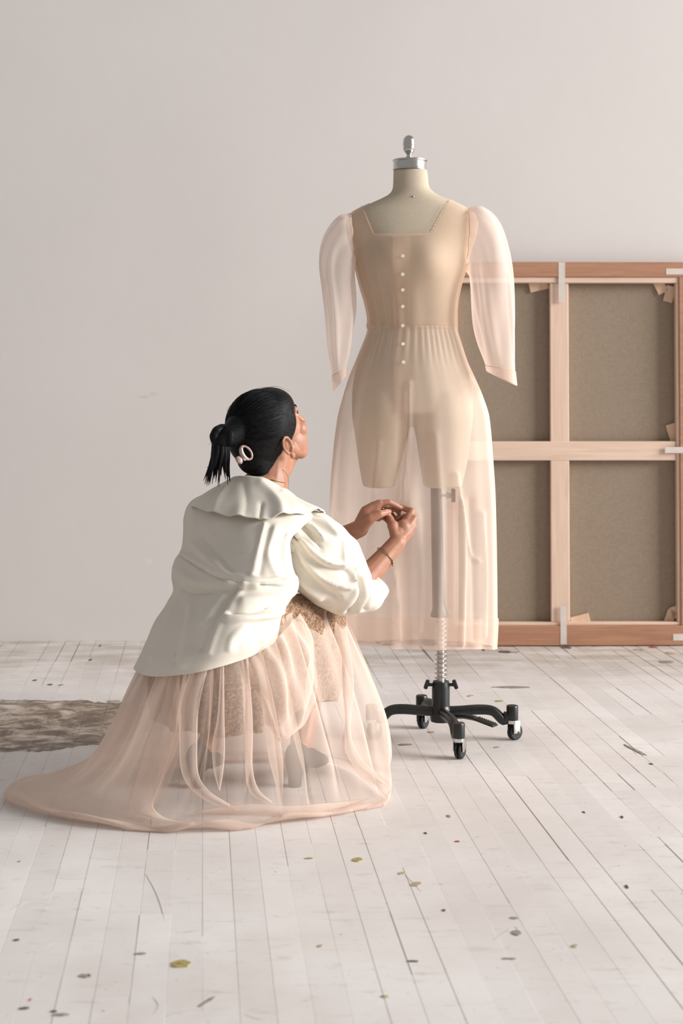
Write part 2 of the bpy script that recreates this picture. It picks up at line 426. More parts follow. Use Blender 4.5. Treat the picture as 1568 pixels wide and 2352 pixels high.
for i in range(-95, 96):
    s = i * PW; t = -1.6 + random.random() * .9
    ends = [t]
    while t < 6.9:
        t += random.choice((.45, .6, .8, 1.0, 1.25, 1.5)) * (0.85 + .3 * random.random()); ends.append(t)
    lim = (6.018 - s * e2[1]) / e1[1]
    # boards laid across the doorway strip along the wall end at one line on the left
    if s < -.55 + .1:
        cut = (5.58 - s * e2[1]) / e1[1]; ends = [q for q in ends if abs(q - cut) > .18] + [cut]; ends.sort()
    for t0, t1 in zip(ends[:-1], ends[1:]):
        t1 = min(t1, lim)
        if t1 - t0 < .03: continue
        vis = False
        for q in np.linspace(t0, t1, 5):
            p = e2 * (s + PW / 2) + e1 * q
            if 2.32 < p[1] < 6.1 and abs(p[0]) < .2306 * p[1] + .06: vis = True
        gap = random.choice((.00006, .0001, .00015, .0002, .0005))
        if t0 > 5.3 and s < -.45 and random.random() < .3: gap = .003
        dz = (random.uniform(-.0003, .0003), random.uniform(-.00045, .00045) * (1.6 if i > 6 else .7), random.uniform(-.0003, .0003))
        V, F = plank_shape(s, s + PW, t0, t1, gap, random.uniform(.0003, .0007), dz)
        if vis and seen < 295:
            link('plank', mesh(V, F), M['floor'], floor, smooth=False); seen += 1
        else: rest.add(V, F)
o = rest.build('plank_field', M['floor'], floor, smooth=False); o['kind'] = 'stuff'
print('planks', seen)

# ------------------------------------------------------------------ canvas leaning on the wall, seen from its back
C0 = W(1028, 1479, 5.945); C0[2] = .002
CR = np.array([math.cos(math.radians(1)), math.sin(math.radians(1)), 0])
lean = math.radians(1.5); CN = np.array([CR[1], -CR[0], 0])         # CN: toward the camera
CU = np.array([0, 0, math.cos(lean)]) - CN * math.sin(lean); CF = CN * math.cos(lean) + np.array([0, 0, math.sin(lean)])
CS = 1 / 575.0
can = empty('stretched_canvas', C0, 'big stretched canvas turned back to front, leaning on the white wall', 'canvas')
CRm = np.array([CR, CF, CU])
def cv(px0, px1, py0, py1, d0, d1, name, m, bev=.002, rot=0, label=None):
    """box on the canvas back: pixel columns, rows, and depth range towards the viewer"""
    x = ((px0 + px1) / 2 - 1028) * CS; z = (1479 - (py0 + py1) / 2) * CS; y = (d0 + d1) / 2
    c = C0 + CR * x + CF * y + CU * z; R = CRm
    if rot:
        ca, sa = math.cos(rot), math.sin(rot); R = np.array([CR * ca + CU * sa, CF, -CR * sa + CU * ca])
    return Bag().box(c, ((px1 - px0) * CS, d1 - d0, (py1 - py0) * CS), R, bev).build(name, m, can, smooth=False, label=label)
LX, RX = 1028, 1602
cv(LX + 6, RX - 6, 604, 1472, 0.0, .005, 'canvas_cloth', M['canvas'], 0)
cv(LX, RX, 597, 632, .0, .052, 'outer_frame_bar', M['brown'], .003, label='red-brown outer frame bar')
cv(LX, RX, 1433, 1479, .0, .052, 'outer_frame_bar', M['brown'], .003)
cv(LX, LX + 10, 632, 1433, .0, .052, 'outer_frame_bar', M['brown'], .002)
cv(RX - 40, RX, 632, 1433, .0, .052, 'outer_frame_bar', M['brown'], .002)
cv(LX + 10, RX - 40, 632, 645, .012, .046, 'stretcher_bar', M['pine_h'])
cv(LX + 10, RX - 40, 1426, 1433, .012, .046, 'stretcher_bar', M['pine_h'])
cv(LX + 10, LX + 22, 645, 1426, .012, .046, 'stretcher_bar', M['pine'])
cv(RX - 47, RX - 40, 645, 1426, .012, .046, 'stretcher_bar', M['pine'])
cv(1264, 1307, 645, 1426, .016, .040, 'cross_brace', M['pine'], .0025)
cv(LX + 22, RX - 47, 1011, 1055, .018, .0415, 'cross_brace', M['pine_h'], .0025)
for (a, b_, c, d, r) in ((1218, 1262, 634, 662, .22), (1512, 1536, 636, 668, .45), (1534, 1556, 650, 688, -.25), (1540, 1566, 970, 1016, .28),
                         (1312, 1356, 1412, 1440, .25), (1531, 1552, 1400, 1436, -.35), (1544, 1564, 1392, 1420, .3)):
    cv(a, b_, c, d, .008, .016, 'wedge_key', M['key'], .001, r)
for (a, b_, c, d, y) in ((1283, 1298, 598, 690, .0525), (1284, 1298, 1388, 1476, .0525), (1532, 1590, 612, 626, .0525), (1527, 1590, 1024, 1038, .0525), (1543, 1590, 1453, 1468, .0525)):
    cv(a, b_, c, d, y - .001 if 1 else y, y + .0004, 'tape_strip', M['tape'], 0, label='strip of clear tape')

# ------------------------------------------------------------------ dress form
FD = 4.37; FS = FD / F_PX
def zf(py): return CAM_H - (py - HOR) * FS
def xf(px): return (px - CX) * FS
form = empty('dress_form', (xf(1011), FD, 0), 'linen dress form on a black caster stand, wearing the peach dress', 'dress form')
TY = [388, 400, 430, 444, 454, 464, 476, 490, 515, 545, 580, 620, 660, 700, 735, 760, 790, 830, 870, 910, 945, 975, 1000]
TL = [903, 903, 902, 896, 880, 858, 832, 810, 799, 802, 812, 820, 830, 842, 848, 846, 836, 820, 812, 808, 808, 811, 815]
TR = [981, 982, 985, 999, 1017, 1040, 1064, 1084, 1093, 1088, 1076, 1066, 1054, 1046, 1044, 1045, 1054, 1068, 1079, 1085, 1086, 1084, 1081]
TFr = [.046, .047, .05, .053, .058, .062, .068, .078, .094, .108, .118, .122, .116, .106, .100, .099, .104, .112, .118, .120, .120, .118, .114]
TBk = [.050, .050, .053, .057, .064, .070, .076, .084, .092, .098, .100, .097, .092, .086, .083, .084, .095, .112, .126, .130, .126, .118, .110]
FACE = math.radians(-5)      # the form turns a touch to the left
def torso_pt(py, th, off=0.0):
    py = np.asarray(py, float); th = np.asarray(th, float)
    l, r, f, k = sm(TY, TL, py), sm(TY, TR, py), sm(TY, TFr, py), sm(TY, TBk, py)
    cx = xf((l + r) / 2); a = (r - l) / 2 * FS + off
    c, s = np.cos(th), np.sin(th)
    ex = .9
    dpt = np.where(s < 0, f, k) + off
    x = cx + a * np.sign(c) * np.abs(c) ** ex; y = FD + dpt * np.sign(s) * np.abs(s) ** ex
    for bx in (884, 980):
        g = np.exp(-((x - xf(bx)) / .054) ** 2 - ((zf(py) - zf(604)) / .058) ** 2) * (s < 0)
        y = y - .019 * g
    return np.stack([x, y, zf(py) + 0 * x], -1)
th = np.arange(72) / 72 * 2 * np.pi
ys = np.concatenate([np.linspace(388, 500, 36), np.linspace(506, 948, 66)])
bg = Bag(); G = np.array([torso_pt(np.full(72, y), th) for y in ys]); bg.grid(G)
def leg(tab):
    rows = []
    for (y, l, r, f, k) in tab:
        rows.append(np.stack([xf((l + r) / 2) + (r - l) / 2 * FS * np.cos(th), FD + .0 + np.where(np.sin(th) < 0, f, k) * np.sin(th), np.full(72, zf(y))], -1))
    R = crom(np.array(rows), np.linspace(0, len(rows) - 1, 26)); bg.grid(R)
leg([(900, 815, 944, .112, .10), (950, 808, 945, .121, .118), (1000, 815, 937, .105, .105), (1060, 823, 921, .09, .09), (1100, 830, 910, .082, .08), (1118, 834, 905, .078, .075)])
leg([(900, 946, 1080, .112, .10), (950, 945, 1086, .121, .118), (1000, 954, 1081, .105, .105), (1060, 963, 1073, .09, .09), (1100, 969, 1064, .082, .08), (1118, 973, 1060, .078, .075)])
link('torso', bg.fuse(.005, 12), M['linen'], form)
cxn = xf(941)
Bag().lathe((cxn, FD, zf(391)), [(.02, 0), (.0505, 0), (.0505, .004), (.049, .006), (.049, .024), (.0515, .026), (.0515, .030), (.048, .0315), (.01, .032)], 48).build('neck_cap', M['chrome'], form, sharp=35)
Bag().lathe((xf(939), FD, zf(368) - .002), [(.011, 0), (.012, .004), (.008, .010), (.0075, .018), (.010, .022), (.015, .028), (.0175, .034), (.0175, .040), (.0168, .042), (.0182, .046), (.0182, .054), (.0172, .056), (.0175, .060), (.0150, .068), (.009, .074), (.001, .0765)], 32).build('finial', M['chrome'], form, sharp=50)
q = torso_pt(np.array([457.]), np.array([-math.pi / 2 - .02]))[0]
Bag().lathe(q + np.array([0, .002, 0]), [(.003, 0), (.0035, .003), (.002, .0045), (.0004, .005)], 12, (0, -1, 0)).build('tack', M['dullsteel'], form)
PX, PY = xf(1006), FD
# upright: grey tapered sheath, foot flange, threaded steel rod with spring, black socket
b = Bag(); b.grid(tube_grid([W(1000, 1085, FD), W(1001, 1120, FD), W(1004, 1250, FD), W(1007, 1380, FD), W(1008, 1396, FD), W(1009, 1412, FD), W(1009, 1416, FD)], [.0165, .0165, .0178, .0188, .0200, .0275, .0275], 24)); b.build('sheath', M['black'], form, label='dark tapered upright seen through the dress', sharp=40)
k = Bag(); c = W(1014, 1138, FD - .004); k.tube([c, c + np.array([.018, 0, 0])], .0045, 10)
k.tube([c + np.array([.014, 0, 0]), c + np.array([.027, 0, 0])], [.011, .006], 14); k.box(c + np.array([.034, 0, 0]), (.013, .010, .040), None, .003); k.build('height_knob', M['black'], form, sharp=40)
rx = xf(1012)
b = Bag(); b.lathe((rx, FD, zf(1570)), [(.0115, 0), (.0115, zf(1410) - zf(1570))], 24); b.build('rod', M['dullsteel'], form, sharp=40)
t = np.linspace(0, 1, 220); turns = 13
zs, ze = zf(1562), zf(1425)
sp = np.stack([rx + .0172 * np.cos(t * turns * 2 * np.pi), FD + .0172 * np.sin(t * turns * 2 * np.pi), zs + (ze - zs) * t], -1)
Bag().tube(sp, .0021, 8).build('spring', M['chrome'], form)
b = Bag(); b.lathe((rx, FD, zf(1648)), [(.020, 0), (.0265, .004), (.0265, .09), (.0245, .100), (.0235, .1075), (.012, .1085)], 28); b.build('socket', M['black'], form, sharp=35)
for s_, nm in ((-1, 'left'), (1, 'right')):
    c = np.array([rx + s_ * .024, FD - .004, zf(1572)]); b = Bag(); b.tube([c, c + np.array([s_ * .014, 0, 0])], .005, 10)
    b.box(c + np.array([s_ * .018, 0, .001]), (.012, .016, .028), [[.94, 0, s_ * .34], [0, 1, 0], [-s_ * .34, 0, .94]], .004); b.build('socket_knob', M['black'], form, sharp=40)
# four bent tube legs with casters
def caster(c, yaw, parent):
    f = np.array([math.cos(yaw), math.sin(yaw), 0]); s = np.array([-f[1], f[0], 0])
    l = Bag(); l.lathe((c[0], c[1], .062), [(.017, -.001), (.0175, .002), (.0175, .036), (.016, .040), (.004, .0405)], 24)
    cap = l.build('leg_cap', M['black'], parent, sharp=40)
    h = Bag(); h.lathe((c[0], c[1], .050), [(.016, 0), (.0165, .004), (.0165, .010), (.008, .0115)], 24)
    w0 = np.array([c[0], c[1], 0]) + f * .010 + np.array([0, 0, .0235])
    for q in (-1, 1):
        h.box(w0 + s * q * .0145 + np.array([0, 0, .016]) - f * .004, (.024, .0028, .036), [f, s, [0, 0, 1]], .001)
    h.build('fork', M['chrome'], parent, sharp=40)
    wh = Bag()
    for q in (-1, 1):
        wh.lathe(w0 + s * (q * .006 - .0045), [(.006, 0), (.0205, .0005), (.0232, .003), (.0235, .0045), (.0232, .006), (.0205, .0085), (.006, .009)], 28, s)
    wh.tube([w0 - s * .016, w0 + s * .016], .004, 10)
    wh.build('wheel', M['rubber'], parent, sharp=40)
hub = np.array([rx, FD, zf(1632)])
LEGS = [(Wz(1176, 1700, 0), .6), (Wz(1053, 1744, 0), 1.1), (Wz(968, 1674, 0), 1.0), (Wz(853, 1698, 0), .4)]
for (p, yaw) in LEGS:
    d = p - hub; d[2] = 0; L = np.linalg.norm(d); d /= L
    b = Bag(); zz = hub[2] - .002
    b.tube([hub + d * .01 + np.array([0, 0, -.002]), hub + d * (L * .25), hub + d * (L * .55) + np.array([0, 0, .005]), hub + d * (L * .74) + np.array([0, 0, .000]), hub + d * (L * .88) + np.array([0, 0, -.026]), np.array([*(hub + d * (L - .012))[:2], .078])], [.0150, .0150, .0150, .0148, .0145, .0135], 16, 26)
    lg = b.build('leg', M['black'], form)
    caster(p, yaw, lg)
b = Bag(); b.lathe(hub + np.array([0, 0, -.034]), [(.010, 0), (.030, .003), (.032, .012), (.030, .040), (.026, .050)], 28); b.build('hub', M['black'], form, sharp=40)
a0 = hub + np.array([.028, -.03, -.012]); a1 = Wz(1092, 1650, .090); a2 = Wz(1137, 1667, .078)
b = Bag(); b.tube([a0, (a0 + a1) / 2 + np.array([0, 0, .004]), a1], .0075, 10, 8)
dr = (a2 - a1) / np.linalg.norm(a2 - a1); sd = np.cross(dr, [0, 0, 1]); sd /= np.linalg.norm(sd); un = np.cross(sd, dr)
b.box((a1 + a2) / 2, (.068, .030, .007), [dr, sd, un], .003)
for q in np.linspace(-.026, .026, 8): b.box((a1 + a2) / 2 + dr * q + un * .004, (.003, .024, .003), [dr, sd, un])
b.build('foot_pedal', M['black'], form, sharp=40)

# ------------------------------------------------------------------ the sheer dress on the form
dress = empty('dress', (xf(945), FD, zf(1490)), 'long-sleeved sheer peach organza dress buttoned on the dress form', 'dress')
NU = 240
thd = np.arange(NU) / NU * 2 * np.pi
DY = [750, 775, 800, 830, 870, 910, 960, 1050, 1150, 1300, 1420, 1490]
DL = [846, 838, 828, 816, 800, 788, 775, 764, 757, 752, 752, 753]
DR = [1047, 1055, 1063, 1073, 1091, 1108, 1123, 1131, 1137, 1140, 1141, 1138]
DF = [.107, .112, .119, .128, .142, .156, .170, .186, .198, .206, .210, .212]
DB = [.092, .100, .112, .126, .146, .162, .176, .190, .200, .206, .210, .212]
def fold(th_, y):
    v = np.clip((y - 770) / 600, 0, 1)
    f = .55 * np.sin(9 * th_ + .8 + 1.3 * np.sin(2 * th_)) + .5 * np.sin(14 * th_ + 2.1 + .9 * np.sin(3 * th_ + 1)) + .28 * np.sin(23 * th_ + .4 + 1.5 * np.sin(4 * th_))
    fine = np.sin(46 * th_ + 2 * np.sin(5 * th_)) * np.exp(-((y - 785) / 45.) ** 2) * .0022
    return f * (.0012 + .0095 * v) + fine
def dress_pt(py, th_, off=0.0):
    py = np.asarray(py, float); th_ = np.asarray(th_, float)
    up = torso_pt(np.minimum(py, 752), th_, .006 + off + .002 * np.sin(17 * th_ + 3 * np.sin(3 * th_)) * np.clip((py - 560) / 150, 0, 1))
    l, r, f, k = sm(DY, DL, py), sm(DY, DR, py), sm(DY, DF, py), sm(DY, DB, py)
    fl = fold(th_, py); c, s = np.cos(th_), np.sin(th_)
    ex = .93
    x = xf((l + r) / 2) + ((r - l) / 2 * FS + off + fl * np.abs(s) ** .7) * np.sign(c) * np.abs(c) ** ex
    y = FD + (np.where(s < 0, f, k) + off + fl) * np.sign(s) * np.abs(s) ** ex
    z = zf(py)
    v = np.clip((py - 752) / 738, 0, 1)
    z = z + v ** 1.5 * (.036 * np.clip(-s, 0, 1) + .020 * np.clip(-c, 0, 1) * (s < .4) - .01 * np.clip(s, 0, 1))
    # she pinches the front edge and draws it towards herself
    g = np.exp(-((x - xf(928)) / .035) ** 2 - ((py - 1165) / 75.) ** 2) * (s < 0)
    y = y - .030 * g
    g2 = np.exp(-((x - xf(905)) / .05) ** 2) * (s < 0) * np.clip((py - 1165) / 200, 0, 1)
    y = y - .02 * g2
    dn = np.stack([x, y, z], -1)
    wgt = np.clip((py - 748) / 14, 0, 1)[..., None]
    return up * (1 - wgt) + dn * wgt
def rows(y0, y1, n, off=0, t0=0, t1=None, nu=NU):
    T = thd if t1 is None else np.linspace(t0, t1, nu)
    return np.array([dress_pt(np.full(len(T), y), T, off) for y in np.linspace(y0, y1, n)])
G = rows(446, 756, 230)
P = to_px(G); front = np.broadcast_to(np.sin(thd) < 0, G.shape[:2])
xl = np.interp(P[..., 1], [440, 470, 536], [822, 832, 858]); xr = np.interp(P[..., 1], [440, 450, 536], [1040, 1034, 988])
cut = np.where(front, (P[..., 0] > xl) & (P[..., 0] < xr) & (P[..., 1] < 536), (P[..., 0] > 850) & (P[..., 0] < 1012) & (P[..., 1] < 520))
side_open = (np.abs(np.cos(thd))[None, :] > .93) & (P[..., 1] > 505) & (P[..., 1] < 575)
link('bodice', grid_mesh(G, keep=~cut), M['bodice'], dress)
G = rows(752, 1490, 190)
G = crease(G, grid_normals(G), [([(1046, 1090), (1062, 1240), (1060, 1400), (1058, 1480)], 7, .012), ([(1080, 1150), (1088, 1300), (1092, 1470)], 10, -.010), ([(1105, 1180), (1112, 1320), (1110, 1460)], 8, .010), ([(1055, 1150), (1078, 1260), (1098, 1290)], 5, .007),
    ([(940, 880), (936, 1020), (924, 1150)], 5, .010), ([(925, 900), (918, 1040), (915, 1140)], 6, -.007), ([(905, 1310), (915, 1400), (918, 1470)], 4, .008), ([(870, 1020), (850, 1200), (840, 1400)], 9, .007), ([(800, 900), (785, 1050), (778, 1170)], 8, .008), ([(1000, 1000), (1012, 1200), (1005, 1420)], 9, .006), ([(958, 1180), (968, 1320), (965, 1450)], 8, .006)])
link('skirt', grid_mesh(G), M['peach'], dress)
G = rows(1420, 1490.5, 16, .003); link('hem', grid_mesh(G), M['peach2'], dress, label='doubled hem band')
G = rows(743, 757, 6, .0012); link('waistband', grid_mesh(G), M['peach2'], dress)
def by_x(py, px, off):
    l, r = (sm(TY, TL, min(py, 752)), sm(TY, TR, min(py, 752))) if py < 752 else (sm(DY, DL, py), sm(DY, DR, py))
    c = np.clip((px - (l + r) / 2) / ((r - l) / 2), -1, 1); c = np.sign(c) * abs(c) ** (1 / .92)
    return dress_pt(np.array([py]), np.array([-math.acos(c)]), off)[0]
def by_px(px, py, off):
    a, b_ = float(px), float(py)
    for _ in range(5):
        q = to_px(by_x(b_, a, off)); a += px - q[0]; b_ += py - q[1]
    return by_x(b_, a, off)
cen = lambda y: np.interp(y, [540, 750, 1000, 1165, 1420, 1490], [922, 922, 927, 927, 920, 920])
for off, (wl, wr) in ((.005, (20, 20)),):
    G = np.array([[by_px(cen(y) + q, y, off) for q in np.linspace(-wl, wr, 9)] for y in np.linspace(537, 1484, 130)])
    link('placket', grid_mesh(G, False), M['peach2'], dress, label='button band down the front')
for y in (588, 630, 666, 704, 748, 790, 832):
    p = by_px(cen(y) + 2, y, .008)
    Bag().lathe(p + np.array([0, .001, 0]), [(.0045, 0), (.0052, .0008), (.005, .002), (.0035, .0017), (.001, .0015)], 16, (0, -1, 0)).build('button', M['pearl'], dress)
# neckline and armhole seams as fine rolled piping
def piping(pts, r=.0011, name='seam'):
    return Bag().tube(pts, r, 6).build(name, M['seam'], dress)
pts = [by_px(x, y, .0065) for x, y in ((830, 473), (840, 495), (849, 518), (858, 537), (890, 538), (925, 538), (960, 538), (988, 536), (1000, 513), (1014, 487), (1024, 466))]
pp = []
for a, b_ in zip(pts[:-1], pts[1:]): pp += [a + (b_ - a) * f for f in np.linspace(0, 1, 6)[:-1]]
piping(pp + [pts[-1]], .0007, 'neckline_seam')
def sleeve(levels, nm):
    R = []
    for (l, r, D, dn) in levels:
        L, Rr = W(*l, D), W(*r, D); C = (L + Rr) / 2; up = np.array([0, 1.0, 0])
        ax = (Rr - L) / 2
        R.append([Rr, C + ax * .71 - up * dn * .71, C - up * dn, C - ax * .71 - up * dn * .71, L, C - ax * .71 + up * dn * .71, C + up * dn, C + ax * .71 + up * dn * .71])
    G = loft4(R, 96, 110); N = grid_normals(G)
    v = np.linspace(0, 1, 110)[:, None]; u = np.arange(96)[None, :] / 96 * 2 * np.pi
    f = (np.sin(12 * u + 1.2 * np.sin(2 * u + 3 * v)) * .0032 * np.exp(-(v / .22) ** 2) + np.sin(7 * u + 4 * v + 1.5 * np.sin(3 * u)) * .0045 * np.sin(np.pi * np.clip(v, 0, .95)) + .0035 * np.sin(4 * u - 9 * v))
    f = f * (1 - v ** 5); G = G + N * f[..., None]; G2 = wrinkle(G, N, 14, .007, 3.3, (1, 1, .4)); G = G + (G2 - G) * (1 - v ** 5)[..., None]
    o = link('sleeve', grid_mesh(G), M['sleeve'], dress)
    k = int(110 * .90); G2 = G[k:] + grid_normals(G)[k:] * .002
    link('cuff', grid_mesh(G2), M['peach2'], o)
    piping(G[k][list(range(96)) + [0]], .0007, 'cuff_seam'); piping(G[2][list(range(96)) + [0]], .0009, 'armhole_seam')
sleeve([((1070, 612), (1070, 486), 4.35, .062), ((1074, 632), (1108, 476), 4.345, .066), ((1077, 648), (1146, 512), 4.34, .066), ((1079, 680), (1166, 590), 4.33, .064), ((1085, 735), (1176, 680), 4.32, .058), ((1097, 785), (1182, 770), 4.31, .050), ((1110, 830), (1184, 835), 4.30, .044), ((1118, 852), (1186, 886), 4.295, .040)], 'a')
sleeve([((806, 488), (814, 600), 4.35, .060), ((776, 496), (815, 618), 4.345, .064), ((742, 545), (815, 632), 4.34, .064), ((730, 605), (812, 652), 4.33, .062), ((738, 665), (811, 700), 4.32, .056), ((747, 725), (809, 745), 4.31, .048), ((753, 800), (803, 800), 4.30, .042), ((760, 850), (797, 838), 4.295, .038), ((767, 899), (796, 862), 4.29, .036)], 'b')

# ------------------------------------------------------------------ the seamstress
ROOT = Vector((-.25, 3.85, 0))
woman = empty('person', ROOT, 'crouching woman in cream jacket and sheer blush skirt, fitting the dress hem', 'person')
HP = dict(pelvis=np.array([-.335, 3.76, .37]), hipR=np.array([-.26, 3.79, .36]), hipL=np.array([-.395, 3.79, .36]),
          kneeR=W(742, 1418, 4.10), ankR=W(692, 1702, 3.90), kneeL=np.array([-.31, 4.12, .42]), ankL=np.array([-.345, 3.90, .115]),
          neck=W(603, 1118, 3.95), shR=W(694, 1218, 3.88), elR=W(802, 1372, 3.98), wrR=W(912, 1246, 4.07),
          shL=np.array([-.325, 4.0, .67]), elL=np.array([-.15, 4.18, .55]), wrL=W(826, 1214, 4.11))
J = HP
HC = W(618, 986, 3.97); yaw, pit = math.radians(48), math.radians(25)
Rh = np.array([math.cos(yaw), -math.sin(yaw), 0]); Fh = np.array([math.sin(yaw) * math.cos(pit), math.cos(yaw) * math.cos(pit), math.sin(pit)]); Uh = np.cross(Rh, Fh)
HR = np.array([Rh, Fh, Uh])
def hd(r, f, u): return HC + Rh * r + Fh * f + Uh * u
body = Bag()
# trunk
sp = [J['pelvis'], np.array([-.32, 3.80, .47]), np.array([-.29, 3.86, .58]), np.array([-.25, 3.93, .68]), J['neck']]
sideax = np.array([.97, -.24, 0]); fw = np.array([.24, .97, 0])
for c, r in zip(sp, ((.115, .09, .09), (.10, .08, .10), (.105, .08, .10), (.11, .075, .09), (.06, .055, .05))):
    body.ell(c, r, [sideax, fw, [0, 0, 1]])
for k in range(4): body.cone(sp[k], .075, sp[k + 1], .08 if k < 3 else .05)
for s_ in ('R', 'L'):
    body.chain([J['hip' + s_], J['knee' + s_]], [.070, .056]); kn, an = J['knee' + s_], J['ank' + s_]
    body.chain([kn, kn + (an - kn) * .35 + np.array([0, -.022, 0]), kn + (an - kn) * .75, an], [.054, .052, .034, .030])
    body.chain([sp[3], J['sh' + s_]], [.05, .034])
# feet inside the shoes
FEET = dict(R=(Wz(677, 1806, 0), Wz(728, 1772, 0)), L=(Wz(452, 1808, 0), Wz(486, 1774, 0)))
for s_ in ('R', 'L'):
    h, t_ = FEET[s_]; h = h + np.array([0, 0, .062]); t_ = t_ + np.array([0, .01, .016])
    body.chain([J['ank' + s_], h + np.array([0, .012, .008])], [.029, .020]); body.chain([J['ank' + s_] + np.array([0, .01, -.01]), h + (t_ - h) * .6 + np.array([0, 0, .012]), t_], [.026, .020, .010])
# arms
def arm(sh, el, wr, elbow_r=.038):
    body.chain([sh, sh + (el - sh) * .5, el], [.036, .040, elbow_r])
    body.chain([el, el + (wr - el) * .3, el + (wr - el) * .8, wr], [elbow_r - .001, .036, .0265, .0245])
arm(J['shR'], J['elR'], J['wrR']); arm(J['shL'], J['elL'], J['wrL'])
# right hand: back of the hand to the camera, fingers curled over the pinched cloth
def hand(wr, mcps, fingers, thumb, palm_pts):
    for m_, r in mcps: body.chain([wr, wr + (m_ - wr) * .55, m_], [.0165, .0145, r])
    for (a, b_) in zip(mcps[:-1], mcps[1:]): body.cone((a[0] * .8 + wr * .2), .0115, (b_[0] * .8 + wr * .2), .0115)
    for pts, r0, r1 in fingers: body.chain(pts, np.linspace(r0, r1, len(pts)))
    body.chain(thumb[0], thumb[1])
    for p, r in palm_pts: body.ell(p, (r,) * 3, n=8)
w_ = J['wrR']
mR = [(W(945, 1174, 4.125), .0108), (W(950, 1191, 4.112), .0108), (W(949, 1208, 4.103), .0103), (W(942, 1225, 4.098), .0095)]
fR = [([mR[0][0], W(922, 1165, 4.142), W(903, 1169, 4.146), W(889, 1177, 4.135)], .0098, .0070),
      ([mR[1][0], W(936, 1186, 4.152), W(917, 1188, 4.156), W(906, 1198, 4.138)], .0098, .0072),
      ([mR[2][0], W(938, 1205, 4.146), W(921, 1206, 4.148), W(912, 1213, 4.130)], .0094, .0070),
      ([mR[3][0], W(934, 1224, 4.138), W(921, 1224, 4.140), W(914, 1228, 4.124)], .0086, .0064)]
hand(w_, mR, fR, ([w_ + (W(905, 1222, 4.075) - w_) * .6, W(902, 1212, 4.082), W(896, 1192, 4.105), W(889, 1180, 4.125)], [.0155, .0135, .0105, .0080]), [(W(926, 1210, 4.097), .021), (W(915, 1226, 4.085), .020), (W(902, 1208, 4.09), .0165), (W(934, 1198, 4.112), .017)])
w_ = J['wrL']
body.chain([w_, W(841, 1176, 4.115), W(856, 1165, 4.116), W(872, 1156, 4.115)], [.0235, .0185, .0150, .0115])
mL = [(W(872, 1156, 4.115), .0108), (W(868, 1163, 4.136), .0108), (W(864, 1174, 4.150), .0102), (W(860, 1186, 4.156), .0094)]
fL = [([mL[0][0], W(893, 1153, 4.118), W(908, 1160, 4.126), W(922, 1168, 4.134)], .0096, .0068),
      ([mL[1][0], W(893, 1160, 4.150), W(908, 1168, 4.152), W(917, 1178, 4.148)], .0096, .0070),
      ([mL[2][0], W(888, 1174, 4.166), W(900, 1182, 4.164), W(905, 1191, 4.156)], .0092, .0068),
      ([mL[3][0], W(880, 1188, 4.168), W(889, 1195, 4.162), W(892, 1201, 4.152)], .0084, .0062)]
hand(w_, mL, fL, ([w_ + np.array([.006, -.008, 0]), W(850, 1190, 4.082), W(872, 1181, 4.082), W(893, 1175, 4.108)], [.0165, .0150, .0112, .0078]), [(W(842, 1194, 4.112), .0215), (W(852, 1184, 4.118), .0205), (W(862, 1176, 4.128), .018), (W(868, 1186, 4.135), .015)])
# head
body.ell(hd(0, -.012, .024), (.074, .092, .084), HR); body.ell(hd(0, .030, -.015), (.064, .062, .075), HR)
body.ell(hd(0, .040, -.062), (.052, .050, .048), HR); body.ell(hd(0, .074, -.098), (.022, .020, .018), HR)
for s_ in (-1, 1):
    body.ell(hd(s_ * .040, .062, -.030), (.024, .024, .024), HR)                   # cheeks
    body.chain([hd(s_ * .050, .006, -.056), hd(s_ * .036, .046, -.090), hd(s_ * .010, .072, -.102)], [.018, .019, .016]); body.ell(hd(s_ * .040, .036, -.055), (.024, .040, .042), HR)   # jaw
    body.chain([hd(s_ * .014, .082, .026), hd(s_ * .044, .068, .026)], [.011, .010]); body.ell(hd(s_ * .030, .070, .017), (.016, .012, .009), HR); body.ell(hd(s_ * .030, .068, -.004), (.016, .012, .007), HR)   # brow
    body.ell(hd(s_ * .011, .104, -.036), (.008, .010, .008), HR)                    # nostril wing
    # ear: rim, lobe, bowl
    ec = hd(s_ * .076, -.019, -.037); eb = Rh * s_ * .9 - Fh * .42; eb /= np.linalg.norm(eb)
    pts = []
    for a in np.linspace(-.35, 1.35, 9) * math.pi:
        pts.append(ec + eb * .009 + (Fh * math.cos(a) * .0138 + Uh * (math.sin(a) * .024 + .003)))
    body.chain(pts, [.0042] * 9)
    body.ell(ec - eb * .002, (.008, .013, .024), HR); body.ell(ec + eb * .006 + Uh * -.030 + Fh * .006, (.0055, .0085, .010), HR)
    body.ell(ec + eb * .006 + Fh * .013 - Uh * .002, (.004, .005, .008), HR)
body.chain([hd(0, .092, .018), hd(0, .104, -.014), hd(0, .113, -.030)], [.0085, .009, .0105])
body.chain([hd(-.018, .088, -.066), hd(0, .098, -.064), hd(.018, .088, -.066)], [.006, .0085, .006]); body.chain([hd(-.015, .087, -.077), hd(0, .095, -.077), hd(.015, .087, -.077)], [.006, .0088, .006])
body.chain([hd(0, -.018, -.05), (hd(0, -.02, -.06) + J['neck']) / 2 + np.array([.010, .004, 0]), J['neck'] + np.array([.012, .004, -.02])], [.058, .050, .056])
body.chain([hd(0, .030, -.085), (hd(0, .0, -.07) * .4 + J['neck'] * .6) + np.array([.016, .010, 0])], [.034, .040])
link('body', body.fuse(.0026, 4), M['skin'], woman)
